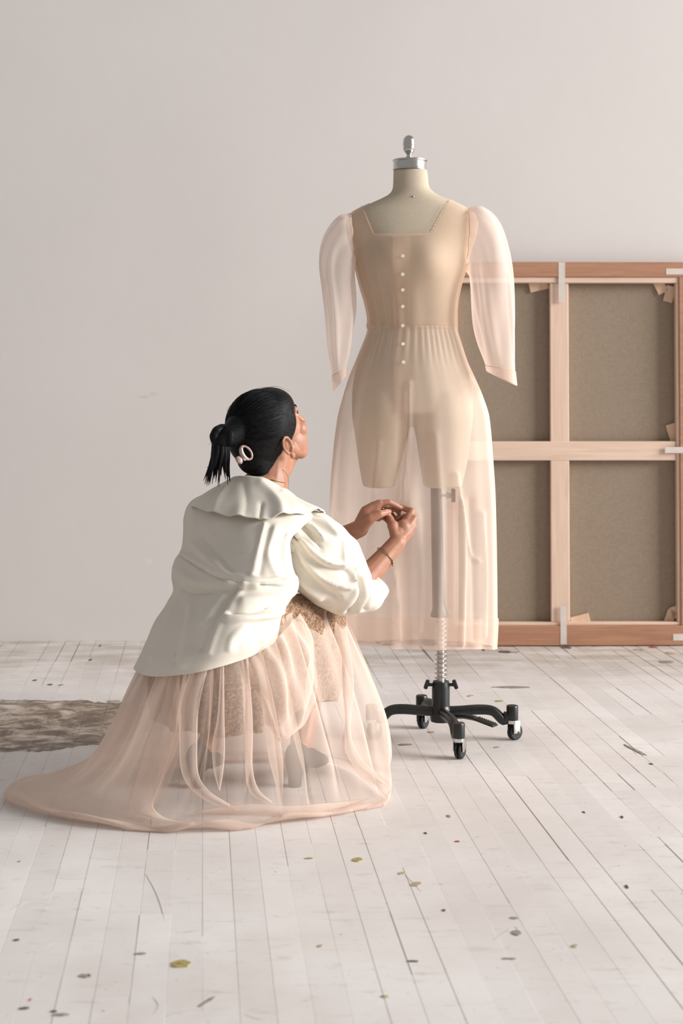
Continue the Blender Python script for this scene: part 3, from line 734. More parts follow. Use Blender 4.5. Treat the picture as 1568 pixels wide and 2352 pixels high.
for s_ in (-1, 1):
    e = Bag().ell(hd(s_ * .030, .069, .007), (.0120,) * 3, HR).build('eye', M['eye'], woman)
    Bag().ell(hd(s_ * .030, .0778, .008), (.0055, .0042, .0055), HR, 10).build('iris', M['iris'], e)
    pts = [hd(s_ * x, f, u) for x, f, u in ((.012, .0915, .026), (.026, .088, .030), (.040, .080, .030), (.053, .068, .025))]
    Bag().tube(pts, [.0018, .0030, .0026, .0010], 8, 14).build('eyebrow', M['hair'], woman)
    pts = [hd(s_ * x, f, u) for x, f, u in ((.018, .078, .011), (.030, .086, .0155), (.043, .076, .011))]
    Bag().tube(pts, [.0014, .0022, .0014], 6, 12).build('eyelash', M['hair'], woman)
Bag().tube([hd(-.017, .0945, -.066), hd(0, .1065, -.0645), hd(.017, .0945, -.066)], [.002, .0045, .002], 8, 12).tube([hd(-.015, .093, -.076), hd(0, .1035, -.077), hd(.015, .093, -.076)], [.002, .005, .002], 8, 12).build('lips', M['lip'], woman)
# hair
hb = Bag(); hb.ell(hd(0, -.022, .022), (.087, .097, .095), HR, 24)
hb.ell(W(588, 1020, 3.945), (.073, .07, .06)); hb.ell(W(584, 1054, 3.935), (.047, .045, .043)); hb.chain([W(588, 1052, 3.93), W(592, 1086, 3.925)], [.042, .020]); hb.chain([W(632, 1040, 3.94), W(598, 1080, 3.925)], [.022, .024])
hb.ell(hd(0, .004, .018), (.0795, .074, .082), HR, 24); hb.ell(hd(0, .010, .048), (.078, .0795, .062), HR, 24)
for s_ in (-1, 1): hb.chain([hd(s_ * .062, .030, .025), hd(s_ * .064, .028, .004), hd(s_ * .066, .018, -.014)], [.018, .014, .009])
hb.chain([W(552, 985, 3.90), W(526, 1002, 3.875), W(510, 1012, 3.865)], [.042, .032, .024])
me = hb.fuse(.004, 5)
hair = link('hair', me, M['hair'], woman)
sc_ = Bag(); rs = random.Random(12); cH = np.array([0, -.022, .022]); rH = np.array([.0872, .0972, .0952])
bunl = HR @ (W(522, 1003, 3.875) - HC) - cH; bunl = bunl / rH; bunl /= np.linalg.norm(bunl)
for k in range(190):
    a = rs.uniform(-1.9, 1.9); f = np.array([math.sin(a) * .98, math.cos(a) * .72, .72 - .95 * (a / 1.9) ** 2]); f /= np.linalg.norm(f)
    t1 = rs.uniform(.55, .92); pts = []
    for t in np.linspace(rs.uniform(-.12, .10), t1, 13):
        d = f * (1 - t) + bunl * t; d /= np.linalg.norm(d); d = d + np.array([0, 0, .02 * math.sin(7 * t + k)]); pts.append(hd(*(cH + d * rH * 1.010)))
    sc_.tube(pts, [.0003] + [.0010] * 11 + [.0003], 5)
o = sc_.build('hair_strands', M['hair'], hair); o['kind'] = 'stuff'
bun = Bag()
for k in range(9):
    a = k / 9 * 2 * math.pi; c = W(511, 1003, 3.862); r = .021
    pts = [c + np.array([math.cos(a + q) * r, math.sin(a * 2 + q) * .008, math.sin(a + q) * r]) for q in np.linspace(0, 2.6, 7)]
    bun.tube(pts, [.004, .009, .0125, .012, .0125, .009, .003], 8, 16)
bun.build('bun', M['hair'], hair)
st = Bag(); rg = random.Random(3)
tips = [(470, 1104), (474, 1109), (482, 1098), (487, 1104), (478, 1080), (495, 1100), (503, 1095), (523, 1106), (527, 1098), (520, 1085), (478, 1108), (492, 1092), (484, 1075), (518, 1095), (500, 1108), (476, 1095)]
tips += [(t[0] + rg.uniform(-6, 6), t[1] + rg.uniform(-22, 6)) for t in tips]
for (tx, ty) in tips:
    sx = 505 + (tx - 498) * .35 + rg.uniform(-5, 5)
    D0 = 3.865 + rg.uniform(-.01, .01)
    st.tube([W(sx, 1006 + rg.uniform(-6, 6), D0), W(sx + (tx - 498) * .08, 1040, D0 - .004), W(sx + (tx - sx) * .55, 1072, D0 - .002), W(tx, ty + 8, D0 + .004)], [.0070, .0072, .0034, .0005], 7, 16)
st.build('ponytail', M['hair'], hair)
fly = Bag()
for (p, q, r_) in (((545, 935), (590, 893), (632, 890)), ((540, 940), (585, 899), (628, 889)), ((600, 897), (632, 887), (664, 899)), ((500, 1010), (488, 1018), (476, 1020)), ((498, 984), (490, 988), (492, 996)), ((649, 1078), (661, 1095), (662, 1130)), ((662, 1130), (662, 1150), (656, 1165)), ((530, 960), (522, 940), (545, 918)), ((490, 1040), (484, 1062), (478, 1074))):
    fly.tube([W(*p, 3.93), W(*q, 3.93), W(*r_, 3.935)], [.0005, .0004, .0002], 5, 14)
fo_ = fly.build('flyaway_strands', M['hair'], hair); fo_['kind'] = 'stuff'
# claw clip: open oval ring and a rounded shell tooth-piece
cl = Bag(); cc = W(566, 1040, 3.862); dx = np.array([.55, .12, -.80]); dx /= np.linalg.norm(dx); dy = np.array([.80, .25, .55]); dy -= dx * (dx @ dy); dy /= np.linalg.norm(dy); dz = np.cross(dx, dy)
pts = [cc + dx * math.cos(a) * .0195 + dy * math.sin(a) * .0115 for a in np.linspace(0, 2 * math.pi, 41)]
cl.tube(pts, [.0028 + .0034 * max(0, math.sin(a + 3.5)) for a in np.linspace(0, 2 * math.pi, 41)], 10)
cl.tube([W(551, 1043, 3.858), W(563, 1058, 3.858)], [.003, .0025], 8)
cl.build('hair_clip', M['shell'], hair, label='pinkish pearl claw clip with an oval ring')
Bag().ell(W(549, 1057, 3.853), (.0085, .006, .0115), [dy, -dz, dx]).build('hair_clip_tooth', M['shell'], hair, label='rounded pearl end of the claw clip')

# lace dress under the skirt
def ring8(L, NL, N, NR, R, FR, F, FL): return [W(*q) for q in (L, NL, N, NR, R, FR, F, FL)]
lv = [ring8((440, 1400, 3.88), (480, 1390, 3.74), (560, 1375, 3.70), (640, 1362, 3.76), (720, 1362, 3.94), (768, 1375, 4.14), (640, 1360, 4.20), (500, 1370, 4.10)),
      ring8((380, 1450, 3.86), (445, 1458, 3.68), (560, 1440, 3.66), (650, 1415, 3.74), (740, 1390, 3.93), (786, 1412, 4.15), (650, 1400, 4.24), (480, 1410, 4.12)),
      ring8((356, 1510, 3.84), (425, 1532, 3.64), (550, 1525, 3.62), (650, 1505, 3.72), (748, 1470, 3.90), (785, 1480, 4.12), (660, 1460, 4.24), (470, 1470, 4.14)),
      ring8((350, 1590, 3.83), (418, 1612, 3.66), (545, 1610, 3.63), (645, 1590, 3.73), (745, 1555, 3.90), (778, 1555, 4.08), (660, 1540, 4.20), (460, 1545, 4.12)),
      ring8((356, 1650, 3.83), (425, 1680, 3.68), (545, 1690, 3.65), (640, 1660, 3.75), (732, 1612, 3.91), (765, 1612, 4.06), (650, 1610, 4.16), (460, 1610, 4.10))]
G = loft4(lv, 160, 90); N = grid_normals(G)
u = np.arange(160)[None, :] / 160 * 2 * np.pi; v = np.linspace(0, 1, 90)[:, None]
G = G + N * (.008 * v * np.sin(11 * u + 1.4 * np.sin(3 * u)) + .005 * v * np.sin(19 * u + 2 * v))[..., None]
N = grid_normals(G); G = wrinkle(G, N, 9, .016, 1.1, (1, 1, .6))
G = crease(G, N, [([(690, 1400), (742, 1440), (735, 1520)], 8, .010), ([(760, 1395), (745, 1480), (728, 1560)], 9, -.016), ([(660, 1390), (655, 1440), (690, 1480)], 8, -.010), ([(640, 1430), (700, 1470)], 9, .008)])
link('lace_dress', grid_mesh(G), M['lace'], woman, label='beige lace dress under the sheer skirt')

# sheer skirt spreading over the floor
def fl8(z, L, NL, N, NR, R, FR, F, FL): return [Wz(*q, z) for q in (L, NL, N, NR, R, FR, F, FL)]
lv = [ring8((360, 1470, 3.80), (405, 1495, 3.62), (490, 1480, 3.56), (590, 1450, 3.63), (690, 1400, 3.84), (778, 1405, 4.16), (650, 1390, 4.27), (440, 1430, 4.10)),
      ring8((336, 1520, 3.77), (390, 1545, 3.57), (490, 1535, 3.52), (600, 1515, 3.60), (715, 1490, 3.79), (806, 1450, 4.16), (660, 1430, 4.31), (440, 1460, 4.13)),
      ring8((302, 1585, 3.76), (370, 1610, 3.54), (488, 1610, 3.49), (615, 1600, 3.56), (738, 1575, 3.74), (846, 1545, 4.12), (670, 1520, 4.34), (430, 1530, 4.16)),
      ring8((262, 1665, 3.77), (345, 1695, 3.53), (482, 1700, 3.49), (628, 1690, 3.55), (762, 1665, 3.71), (880, 1640, 4.04), (690, 1600, 4.32), (400, 1600, 4.18)),
      ring8((222, 1735, 3.80), (310, 1775, 3.54), (468, 1785, 3.505), (640, 1775, 3.56), (785, 1750, 3.70), (892, 1725, 3.95), (700, 1670, 4.24), (350, 1670, 4.16)),
      fl8(.045, (168, 1782), (265, 1836), (455, 1850), (645, 1840), (802, 1816), (893, 1778), (690, 1716), (290, 1722)),
      fl8(.022, (80, 1806), (215, 1866), (440, 1886), (645, 1872), (818, 1842), (893, 1802), (700, 1734), (220, 1752)),
      fl8(.013, (12, 1830), (180, 1882), (425, 1903), (645, 1886), (828, 1854), (888, 1822), (705, 1742), (150, 1770)),
      fl8(.004, (18, 1832), (190, 1881), (425, 1899), (640, 1883), (822, 1852), (880, 1822), (705, 1744), (160, 1772))]
NUs, NVs = 480, 190
G = loft4(lv, NUs, NVs)
u = np.arange(NUs)[None, :] / NUs * 2 * np.pi; v = np.linspace(0, 1, NVs)[:, None]
G0 = G.copy()
def flat_n(G):
    N = grid_normals(G).copy(); N[..., 2] *= .15; c = G.mean(1, keepdims=True); rad = G - c; rad[..., 2] = 0; rad /= np.linalg.norm(rad, axis=2, keepdims=True) + 1e-9
    N = N * .5 + rad * .5; return N / (np.linalg.norm(N, axis=2, keepdims=True) + 1e-9)
N = flat_n(G)
wv = np.clip(v / .12, 0, 1) ** .7 * (1 - np.clip((v - .46) / .36, 0, 1)) ** 1.1
T = np.roll(G, -1, 1) - np.roll(G, 1, 1); T /= np.linalg.norm(T, axis=2, keepdims=True)
ph = 15 * u + 1.9 * np.sin(2 * u + 1) + .9 * np.sin(5 * u + .3) + .45 * np.sin(2.0 * v + 3 * u)
am = .62 + .30 * np.sin(4 * u + 1.1 + .6 * v) * np.sin(7 * u + .5)
circ = np.linalg.norm(np.roll(G, -1, 1) - G, axis=2).sum(1)[:, None]
lam = circ / 15 / (2 * np.pi)
G = G + N * (.0135 * np.cos(ph) * am * wv)[..., None] + T * (lam * 1.35 * np.sin(ph) * am * wv)[..., None]
G = G + N * (.003 * np.sin(41 * u + 2 * np.sin(5 * u) + 2 * v) * wv)[..., None]
pud = np.exp(-((v - .84) / .09) ** 2)
G[..., 2] += pud * .010 * (np.sin(5 * u + 2 * np.sin(2 * u + 10 * v)) + .5 * np.sin(9 * u + 14 * v))
G[..., 2] = np.maximum(G[..., 2], .0035)
N = grid_normals(G); G = wrinkle(G, N, 7, .008, 5.0, (1, 1, .35)); G[..., 2] = np.maximum(G[..., 2], .0032)
sk = link('skirt', grid_mesh(G), M['pink'], woman, label='sheer blush organza skirt spread over the floor')
tr = []
cols = [k % NUs for k in range(int(NUs * 5.8 / 8), int(NUs * 9.6 / 8), 3)]
H = G0[6:int(NVs * .86):2][:, cols]; Hn = flat_n(G0)[6:int(NVs * .86):2][:, cols]
ub = np.linspace(0, 1, len(cols))[None, :]; vb = np.linspace(0, 1, len(H))[:, None]
H = H - Hn * (.014 + .010 * np.sin(26 * ub + 3 * vb + 2 * np.sin(9 * ub)) * np.sin(np.pi * vb))[..., None]; H[..., 2] = np.maximum(H[..., 2], .004)
link('train_layer', grid_mesh(H, False), M['pink'], sk)
hem = G[int(NVs * .80):] + np.array([0, 0, .0025])
link('hem', grid_mesh(hem), M['pink2'], sk)
# folds of the skirt hanging in front: each is cloth doubled back on itself
Nf = grid_normals(G0); vis_ = (Nf * (np.array([0, 0, CAM_H]) - G0)).sum(2) > 0
Gp = to_px(G)[vis_]; Gd = G[..., 1][vis_]
def surf_D(px, py):
    d = np.hypot(Gp[:, 0] - px, Gp[:, 1] - py); k = np.argsort(d)[:24]; return Gd[k].min()
def doubled(left, right, lift=.006, belly=.010, n=44, m=12, ends=False):
    Lp, Rp = smooth_poly(left, n), smooth_poly(right, n); rows_ = []
    tt = np.linspace(0, 1, n); tf = np.sqrt(np.clip(1 - np.clip((tt - .60) / .40, 0, 1) ** 2, .0004, 1))
    if ends: tf = tf * np.sqrt(np.clip(1 - np.clip((.35 - tt) / .35, 0, 1) ** 2, .0004, 1))
    Mp = Lp * .45 + Rp * .55; Lp = Mp + (Lp - Mp) * tf[:, None]; Rp = Mp + (Rp - Mp) * tf[:, None]
    dd = np.array([surf_D(*((a + b_) / 2)) for a, b_ in zip(Lp, Rp)])
    dd = np.convolve(np.pad(dd, 6, mode='edge'), np.ones(13) / 13, 'valid')
    for k_, (a, b_) in enumerate(zip(Lp, Rp)):
        r_ = []
        dmax = F_PX * (CAM_H - .006) / (max(a[1], b_[1]) - HOR)
        for q in np.linspace(0, 1, m): p = a + (b_ - a) * q; r_.append(W(p[0], p[1], min(dd[k_] - lift, dmax - .004) - belly * math.sin(math.pi * q)))
        for q in np.linspace(1, 0, m)[1:-1]: p = a + (b_ - a) * q; r_.append(W(p[0], p[1], min(dd[k_] - lift, dmax - .002)))
        rows_.append(r_)
    A = np.array(rows_)
    if ends: link('fold', grid_mesh(A), M['pink'], sk)
    else:
        A = np.concatenate([A[:, -3:], A[:, :m + 3]], 1); link('fold', grid_mesh(A, False), M['pink'], sk)
doubled([(398, 1500), (376, 1610), (349, 1671), (334, 1706), (313, 1778), (296, 1846), (306, 1870), (352, 1884), (420, 1890)], [(406, 1500), (417, 1635), (410, 1706), (384, 1771), (362, 1820), (352, 1850), (366, 1868), (390, 1880), (430, 1889)])
doubled([(450, 1500), (414, 1617), (412, 1706), (416, 1771), (441, 1816), (490, 1850), (540, 1866)], [(486, 1500), (458, 1617), (453, 1706), (456, 1778), (480, 1816), (516, 1838), (560, 1860)])
doubled([(508, 1500), (500, 1640), (488, 1706), (490, 1770), (500, 1816)], [(514, 1500), (515, 1640), (516, 1724), (512, 1780), (508, 1818)], .006, .005)
doubled([(556, 1490), (560, 1653), (563, 1760), (576, 1824), (620, 1850)], [(568, 1490), (580, 1653), (580, 1760), (594, 1812), (630, 1840)], .006, .006)
doubled([(772, 1430), (786, 1560), (790, 1680), (800, 1740), (842, 1790), (880, 1806)], [(796, 1440), (812, 1560), (806, 1680), (826, 1736), (864, 1776), (886, 1796)], .008, .008)
doubled([(440, 1856), (560, 1846), (660, 1850), (760, 1842), (850, 1830)], [(446, 1876), (560, 1874), (660, 1876), (760, 1864), (852, 1836)], .004, .012, ends=True)
# swag of the skirt lifted over the near knee
rowsw = [[(560, 1500, 3.57), (600, 1488, 3.57), (640, 1462, 3.62), (668, 1430, 3.70), (690, 1408, 3.80)],
         [(572, 1545, 3.54), (618, 1530, 3.54), (660, 1515, 3.58), (700, 1500, 3.66), (722, 1470, 3.79)],
         [(590, 1600, 3.53), (632, 1590, 3.52), (672, 1580, 3.56), (706, 1570, 3.64), (722, 1545, 3.76)],
         [(612, 1655, 3.54), (642, 1650, 3.53), (676, 1640, 3.56), (704, 1628, 3.63), (717, 1600, 3.73)],
         [(636, 1698, 3.56), (653, 1697, 3.55), (676, 1680, 3.58), (697, 1662, 3.63), (712, 1632, 3.71)]]
Q = np.array([[W(*q) for q in r] for r in rowsw])
Q = crom(Q, np.linspace(0, 4, 50)); Q = np.swapaxes(crom(np.swapaxes(Q, 0, 1), np.linspace(0, 4, 60)), 0, 1)
N = grid_normals(Q, False); N = N if N[25, 30, 1] < 0 else -N
u = np.linspace(0, 1, 60)[None, :]; v = np.linspace(0, 1, 50)[:, None]
Q = Q + N * (.010 * np.sin(16 * u + 5 * v) * np.sin(np.pi * v) + .006 * np.sin(29 * u - 4 * v) * (1 - v ** 3))[..., None]
swag = link('skirt_swag', grid_mesh(Q, False), M['pink'], sk)
edge_ = np.concatenate([Q[:, -1], Q[-1, ::-1][1:]])
Bag().tube(edge_[::3], .0030, 8).build('swag_edge', M['pink'], sk)

# jacket
def jr(L, R, Nn, far):
    L, R, Nn = W(*L), W(*R), W(*Nn); C = (L + R) / 2; ax = (R - L) / 2; bn = Nn - C; fr = np.array([fw[0], fw[1], 0]) * far
    return [R, C + ax * .74 + bn * .68, C + bn, C - ax * .74 + bn * .68, L, C - ax * .7 + fr * .7, C + fr, C + ax * .7 + fr * .7]
lv = [jr((314, 1526, 3.80), (648, 1450, 3.80), (470, 1541, 3.485), .30),
      jr((330, 1490, 3.81), (645, 1434, 3.80), (500, 1495, 3.480), .27),
      jr((356, 1430, 3.84), (648, 1402, 3.80), (530, 1425, 3.51), .22),
      jr((386, 1385, 3.87), (666, 1374, 3.82), (556, 1380, 3.56), .18),
      jr((401, 1358, 3.89), (684, 1352, 3.84), (568, 1358, 3.58), .16),
      jr((395, 1325, 3.90), (682, 1326, 3.84), (572, 1340, 3.575), .16),
      jr((402, 1290, 3.92), (672, 1312, 3.84), (575, 1325, 3.59), .15),
      jr((417, 1265, 3.94), (664, 1285, 3.84), (578, 1292, 3.605), .15),
      jr((420, 1220, 3.97), (662, 1240, 3.84), (584, 1240, 3.655), .15),
      jr((424, 1188, 3.99), (690, 1212, 3.86), (592, 1200, 3.70), .14),
      jr((440, 1158, 4.00), (716, 1190, 3.89), (600, 1165, 3.76), .12),
      jr((480, 1130, 4.00), (704, 1166, 3.92), (602, 1135, 3.825), .09),
      jr((525, 1108, 3.99), (660, 1132, 3.94), (604, 1112, 3.870), .07)]
G = loft4(lv, 220, 230); N = grid_normals(G)
G = crease(G, N, [
    ([(414, 1277), (450, 1300), (510, 1331), (580, 1336), (657, 1328)], 3.5, -.007), ([(414, 1268), (450, 1290), (510, 1320), (580, 1326), (655, 1318)], 9, .006),
    ([(445, 1251), (480, 1285), (523, 1318)], 10, .008), ([(470, 1240), (505, 1280), (530, 1312)], 10, -.006), ([(607, 1205), (592, 1270), (580, 1320)], 5, .006), ([(622, 1210), (606, 1270), (596, 1320)], 8, -.004),
    ([(630, 1215), (615, 1270), (630, 1318)], 8, .005), ([(549, 1337), (540, 1363), (490, 1433), (462, 1490)], 6, -.008), ([(560, 1340), (552, 1365), (505, 1436), (480, 1500)], 7, .007), ([(525, 1340), (515, 1370), (470, 1430)], 8, .006),
    ([(525, 1424), (583, 1420), (622, 1412), (650, 1398)], 7, .014), ([(530, 1410), (583, 1404), (640, 1388)], 8, -.010), ([(560, 1385), (620, 1375), (665, 1355)], 14, .012), ([(525, 1490), (533, 1465), (560, 1440)], 6, .005),
    ([(545, 1490), (560, 1465), (590, 1445)], 6, -.003), ([(600, 1470), (608, 1450), (625, 1432)], 5, .004), ([(400, 1305), (440, 1335), (480, 1345)], 10, .006), ([(405, 1345), (440, 1362), (490, 1362)], 7, -.005),
    ([(395, 1400), (375, 1450), (352, 1510)], 9, .006), ([(425, 1400), (410, 1460), (400, 1520)], 10, -.005), ([(440, 1390), (430, 1460), (425, 1525)], 9, .005), ([(600, 1345), (640, 1350), (675, 1340)], 7, -.008), ([(655, 1225), (648, 1270), (652, 1315)], 6, -.008)])
N = grid_normals(G); G = wrinkle(G, N, 16, .005, 8.0); N = grid_normals(G); G = wrinkle(G, N, 5, .006, 2.0)
jk = link('jacket', grid_mesh(G), M['cotton'], woman, label='cream cotton peplum jacket'); solidify(jk, .0022, 1)
# wide collar
inn = [(560, 1118, 4.03), (533, 1100, 3.97), (560, 1094, 3.905), (600, 1099, 3.88), (632, 1112, 3.89), (652, 1127, 3.935), (662, 1138, 4.00)]
mid = [(520, 1128, 4.10), (487, 1124, 3.96), (535, 1137, 3.835), (598, 1143, 3.795), (655, 1146, 3.79), (694, 1151, 3.86), (704, 1160, 4.00)]
mid2 = [(490, 1140, 4.12), (453, 1147, 3.94), (522, 1164, 3.78), (598, 1171, 3.73), (668, 1166, 3.745), (722, 1165, 3.84), (732, 1172, 4.00)]
out = [(475, 1150, 4.13), (437, 1163, 3.93), (512, 1181, 3.75), (600, 1190, 3.695), (672, 1181, 3.725), (737, 1175, 3.83), (746, 1182, 4.00)]
Q = np.array([[W(*q) for q in r] for r in (inn, mid, mid2, out)])
Q = crom(Q, np.linspace(0, 3, 50)); Q = np.swapaxes(crom(np.swapaxes(Q, 0, 1), np.linspace(0, 6, 130)), 0, 1)
N = grid_normals(Q, False); N = N if N[25, 65, 2] > 0 else -N
u = np.linspace(0, 6, 130)[None, :]; v = np.linspace(0, 1, 50)[:, None]
Q = Q + N * (v ** 2 * (.0035 * np.sin(5.2 * u + 1.0) + .0025 * np.sin(11 * u)))[..., None]
Q = crease(Q, N, [([(525, 1110), (500, 1150), (490, 1175)], 9, .005), ([(600, 1110), (640, 1150), (650, 1178)], 12, .006), ([(650, 1130), (700, 1160), (730, 1172)], 7, .006), ([(560, 1110), (565, 1150), (560, 1185)], 12, -.004), ([(600, 1160), (596, 1188)], 6, -.006)])
cl_ = link('collar', grid_mesh(Q, False), M['cotton'], jk); solidify(cl_, .0025, 1)
def arm_sleeve(cs, rad, folds, sq=1.0):
    P_ = crom(np.array([W(*c) for c in cs]), np.linspace(0, len(cs) - 1, 130)); R_ = crom(np.array(rad, float)[:, None] * 4 / F_PX, np.linspace(0, len(cs) - 1, 130))[:, 0]
    G = tube_grid(P_, R_, 140); N = grid_normals(G)
    v = np.linspace(0, 1, 130)[:, None]; u = np.arange(140)[None, :] / 140 * 2 * np.pi
    Gb = G.copy(); G = G + N * (.0045 * np.sin(17 * u + 2 * np.sin(2 * u)) * np.exp(-((v - .06) / .14) ** 2))[..., None]
    N = grid_normals(G); G = crease(G, N, [(p_, w_, a_ * 1.45) for p_, w_, a_ in folds]); N = grid_normals(G); G = wrinkle(G, N, 13, .008, 4.0); N = grid_normals(G); G = wrinkle(G, N, 28, .003, 9.0)
    G = Gb + (G - Gb) * (1 - np.clip((v - .84) / .13, 0, 1))[..., None]
    o = link('sleeve', grid_mesh(G), M['cotton'], jk); solidify(o, .0022, 1); return o
arm_sleeve([(655, 1222, 3.88), (688, 1236, 3.87), (720, 1262, 3.87), (748, 1296, 3.885), (776, 1330, 3.91), (806, 1358, 3.945), (836, 1366, 3.98), (856, 1356, 4.01), (868, 1342, 4.022)],
           [36, 62, 80, 84, 74, 56, 42, 33, 29],
           [([(675, 1199), (696, 1246), (740, 1285), (787, 1298)], 6, .010), ([(680, 1235), (705, 1275), (745, 1304), (795, 1314)], 8, -.009), ([(683, 1190), (714, 1207), (742, 1236)], 5, .008), ([(690, 1200), (712, 1228), (735, 1258)], 5, -.006),
            ([(705, 1183), (745, 1200), (775, 1228)], 5, .006), ([(661, 1250), (660, 1285), (690, 1329), (738, 1372)], 7, .010), ([(675, 1265), (690, 1305), (735, 1350), (775, 1375)], 8, -.008), ([(700, 1290), (745, 1330), (800, 1345)], 7, .007),
            ([(783, 1346), (805, 1337), (818, 1303)], 5, .008), ([(800, 1270), (790, 1240), (792, 1300)], 5, .004), ([(818, 1318), (828, 1363), (800, 1407)], 5, -.010), ([(808, 1318), (814, 1360), (785, 1400)], 6, .006), ([(840, 1325), (846, 1370), (838, 1400)], 5, -.008), ([(832, 1322), (838, 1365), (822, 1402)], 5, .006)])
arm_sleeve([(492, 1212, 3.95), (500, 1222, 4.02), (530, 1242, 4.10), (580, 1268, 4.17), (640, 1288, 4.19), (690, 1272, 4.17), (720, 1258, 4.16)], [34, 46, 60, 62, 52, 40, 33], [])
# jewellery
fa = J['elR'] + (J['wrR'] - J['elR']) * .58; ax = (J['wrR'] - J['elR']); ax /= np.linalg.norm(ax)
ax2 = ax + np.array([.25, 0, .1]); ax2 /= np.linalg.norm(ax2)
uu = np.cross(ax2, [0, 1, 0]); uu /= np.linalg.norm(uu); vv = np.cross(ax2, uu)
br = J['elR'] + (J['wrR'] - J['elR']) * .745
pts = [br + uu * math.cos(a) * .0300 + vv * math.sin(a) * .0300 for a in np.linspace(0, 2 * math.pi, 49)]
bl = Bag().tube(pts, .0014, 6); k = max(range(48), key=lambda i: pts[i][0] - .3 * pts[i][1])
bl.ell(pts[k], (.0034, .0034, .0055)); bl.ell(pts[k] - np.array([0, 0, .008]), (.003, .003, .004)); bl.build('bracelet', M['gold'], woman, label='thin gold bracelet with a small charm')
pts = [J['neck'] + np.array([.012 + math.cos(a) * .0525, .004 + math.sin(a) * .0525, .002 - .02 * math.sin(a)]) for a in np.linspace(0, 2 * math.pi, 41)]
Bag().tube(pts, .0010, 6).ell(W(641, 1122, 3.90), (.0028,) * 3, n=8).build('necklace', M['gold'], woman)
# shoes
for s_ in ('R', 'L'):
    h, t_ = FEET[s_]; d = t_ - h; d[2] = 0; d /= np.linalg.norm(d); sd = np.cross(d, [0, 0, 1.0])
    t2 = h + d * .185
    sh = Bag()
    prof = [(-.014, .056, .022, .030), (.012, .056, .033, .038), (.045, .048, .035, .034), (.085, .040, .034, .028), (.120, .027, .038, .024), (.150, .020, .036, .019), (.178, .015, .024, .014), (.195, .012, .008, .008)]
    R_ = []
    for (x, z, wdt, hh) in prof:
        c = h + d * x + np.array([0, 0, z + .014])
        a = np.arange(28) / 28 * 2 * np.pi
        R_.append(c + sd[None, :] * (wdt * np.cos(a))[:, None] + np.array([0, 0, 1.0])[None, :] * (np.where(np.sin(a) < 0, np.minimum(hh, z + .0135) * .9, hh * 1.15) * np.sin(a))[:, None])
    sh.grid(crom(np.array(R_), np.linspace(0, len(R_) - 1, 40)))
    so = sh.build('shoe', M['shoe'], woman)
    hl = Bag(); hl.grid(tube_grid([h + np.array([0, 0, .055]) + d * .004, h + np.array([0, 0, .03]) + d * .002, h + np.array([0, 0, .0])], [.027, .019, .017], 18)); hl.build('heel', M['shoe'], so, sharp=40)
# pin between the fingertips
pin = Bag().tube([W(879, 1168, 4.095), W(892, 1172, 4.098)], .0007, 6).ell(W(879, 1168, 4.095), (.0014,) * 3, n=6).build('sewing_pin', M['steel'])
pin['label'] = 'tiny silver sewing pin held between the fingertips'; pin['category'] = 'pin'

# ------------------------------------------------------------------ marks on the floor
def mark(px, py, wpx, hpx, col, seed, rot=0.0, n=26):
    c = Wz(px, py, .0012); D = c[1]; sx = wpx / 2 * D / F_PX; sy = hpx / 2 * D / F_PX * D / CAM_H
    rg = random.Random(seed); V = [c + np.array([0, 0, .0006])]; ring = []
    for k in range(n):
        a = k / n * 2 * math.pi; r = .85 + .14 * math.sin(2 * a + seed) + .06 * math.sin(5 * a + 2.3 * seed) + .09 * rg.random(); x, y = math.cos(a) * sx * r, math.sin(a) * sy * r
        ring.append(c + np.array([x * math.cos(rot) - y * math.sin(rot), x * math.sin(rot) + y * math.cos(rot), 0]))
    V += ring; V += [p - np.array([0, 0, .0012]) for p in ring]
    F = [(0, 1 + k, 1 + (k + 1) % n) for k in range(n)] + [(1 + k, 1 + n + k, 1 + n + (k + 1) % n, 1 + (k + 1) % n) for k in range(n)]
    link('paint_spot', mesh(V, F), col, floor, smooth=False)
ochre = simple('ochre_paint', (.36, .29, .10), .6, 0, .5, 90); drk = simple('dark_scuff', (.10, .085, .075), .7, 0, .4, 80); mid_ = simple('grey_scuff', (.28, .24, .21), .7, 0, .4, 80); red = simple('red_paint', (.35, .07, .06), .6)
tan = simple('tan_scuff', (.42, .33, .22), .7, 0, .4, 80)
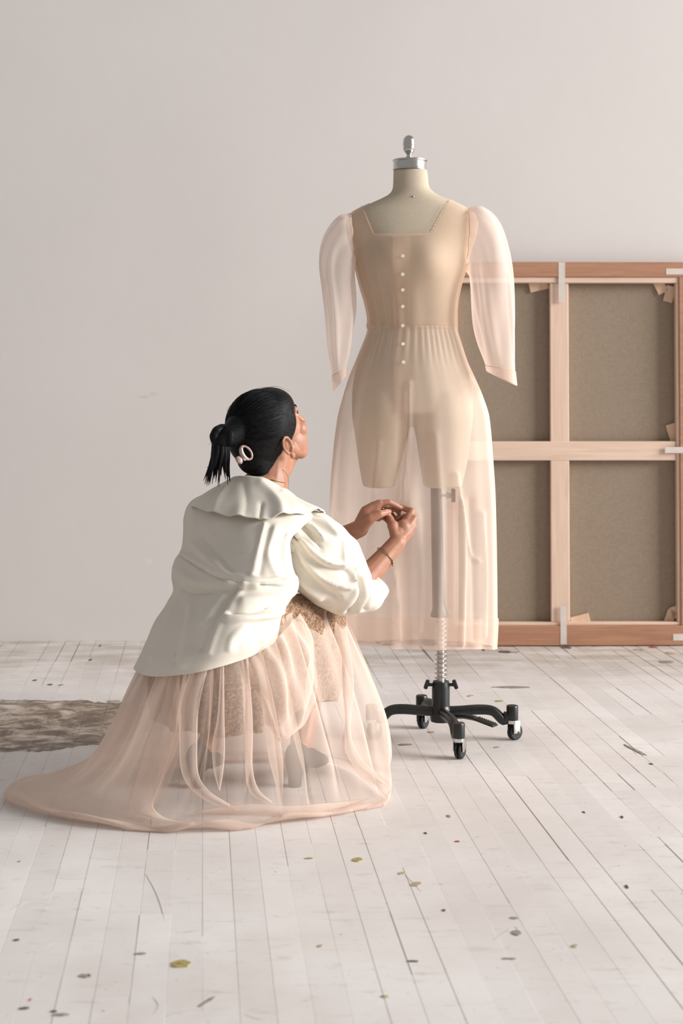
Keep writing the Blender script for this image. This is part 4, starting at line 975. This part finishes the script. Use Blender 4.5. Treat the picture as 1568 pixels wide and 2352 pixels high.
for k, (px, py, w2, h2, c_, r_) in enumerate([(415, 2213, 56, 17, ochre, 0), (820, 1974, 28, 10, ochre, 0), (709, 1971, 22, 4, ochre, 0), (475, 2300, 10, 34, mid_, -.5), (195, 2241, 30, 10, mid_, .1), (203, 2240, 12, 7, drk, 0), (322, 2190, 34, 5, mid_, .2), (38, 2158, 16, 4, drk, 0),
    (55, 2315, 24, 6, drk, 0), (140, 2330, 36, 8, mid_, .0), (124, 2322, 14, 6, drk, 0), (1186, 2142, 26, 12, mid_, -.5), (1180, 2108, 24, 5, mid_, 0), (1439, 2036, 9, 8, drk, 0), (1428, 1876, 7, 6, drk, 0), (1019, 2090, 7, 6, drk, 0), (948, 2207, 24, 5, drk, 0),
    (1168, 2201, 34, 4, mid_, .1), (883, 2288, 20, 5, ochre, 0), (1050, 1932, 14, 3, red, 0), (1320, 2172, 16, 7, tan, 0), (922, 2005, 14, 7, tan, -.4), (955, 2030, 20, 14, tan, -.6), (977, 1913, 7, 5, drk, 0), (1030, 1874, 10, 6, mid_, 0), (1340, 1865, 8, 4, drk, 0), (70, 2295, 5, 5, red, 0), (735, 2172, 12, 6, tan, 0),
    (1458, 1722, 10, 34, mid_, .3), (1495, 1754, 8, 4, drk, 0), (1175, 1578, 96, 5, mid_, .06), (1160, 1497, 40, 5, drk, 0), (1110, 1492, 8, 6, drk, 0), (1180, 1498, 30, 3, mid_, 0), (80, 1562, 9, 4, drk, 0), (115, 1572, 12, 4, drk, 0), (208, 1515, 7, 5, drk, 0), (230, 1483, 5, 5, drk, 0), (262, 1610, 40, 4, tan, 0), (140, 1573, 14, 3, mid_, 0), (45, 1978, 6, 3, ochre, 0),
    (1300, 1487, 22, 7, drk, 0), (1470, 1492, 30, 4, tan, 0), (1540, 1500, 26, 6, tan, 0), (1530, 1520, 44, 5, mid_, 0), (1500, 1486, 26, 3, red, 0), (1080, 1598, 16, 4, tan, 0), (1146, 1610, 18, 4, ochre, 0), (890, 1480, 26, 4, drk, 0), (868, 1476, 10, 5, drk, 0), (990, 1681, 20, 4, tan, 0), (930, 1710, 40, 4, mid_, 0), (1140, 1716, 14, 3, mid_, 0)]):
    mark(px, py, w2, h2, c_, k + 11, r_)
b = Bag(); b.tube([Wz(966, 1484, .0006), Wz(982, 1503, .0006), Wz(996, 1519, .0006)], .0016, 6); b.build('scratch', tan, floor)
scr = simple('faint_scratch', (.46, .42, .385), .7, 0, .3, 60)
for pts_ in ([(335, 2008), (358, 2050), (372, 2090), (378, 2118)], [(20, 2092), (60, 2072), (110, 2060)], [(430, 2020), (490, 2004), (540, 1990)], [(420, 2142), (460, 2136), (500, 2128)], [(60, 2190), (100, 2176), (130, 2164)], [(560, 2330), (600, 2342), (640, 2326)],
             [(350, 2290), (364, 2310), (352, 2330)], [(930, 2010), (950, 2030), (966, 2048)], [(1010, 2256), (1050, 2244)], [(1445, 1714), (1462, 1734)], [(1524, 1774), (1545, 1796)], [(1130, 2160), (1180, 2130), (1190, 2146)], [(600, 2210), (640, 2196)], [(380, 2334), (440, 2322), (470, 2316)]):
    Bag().tube([Wz(*q, .0002) for q in pts_], [.0002] + [.0006] * (len(pts_) - 2) + [.0002], 5, 12).build('scratch', scr, floor)
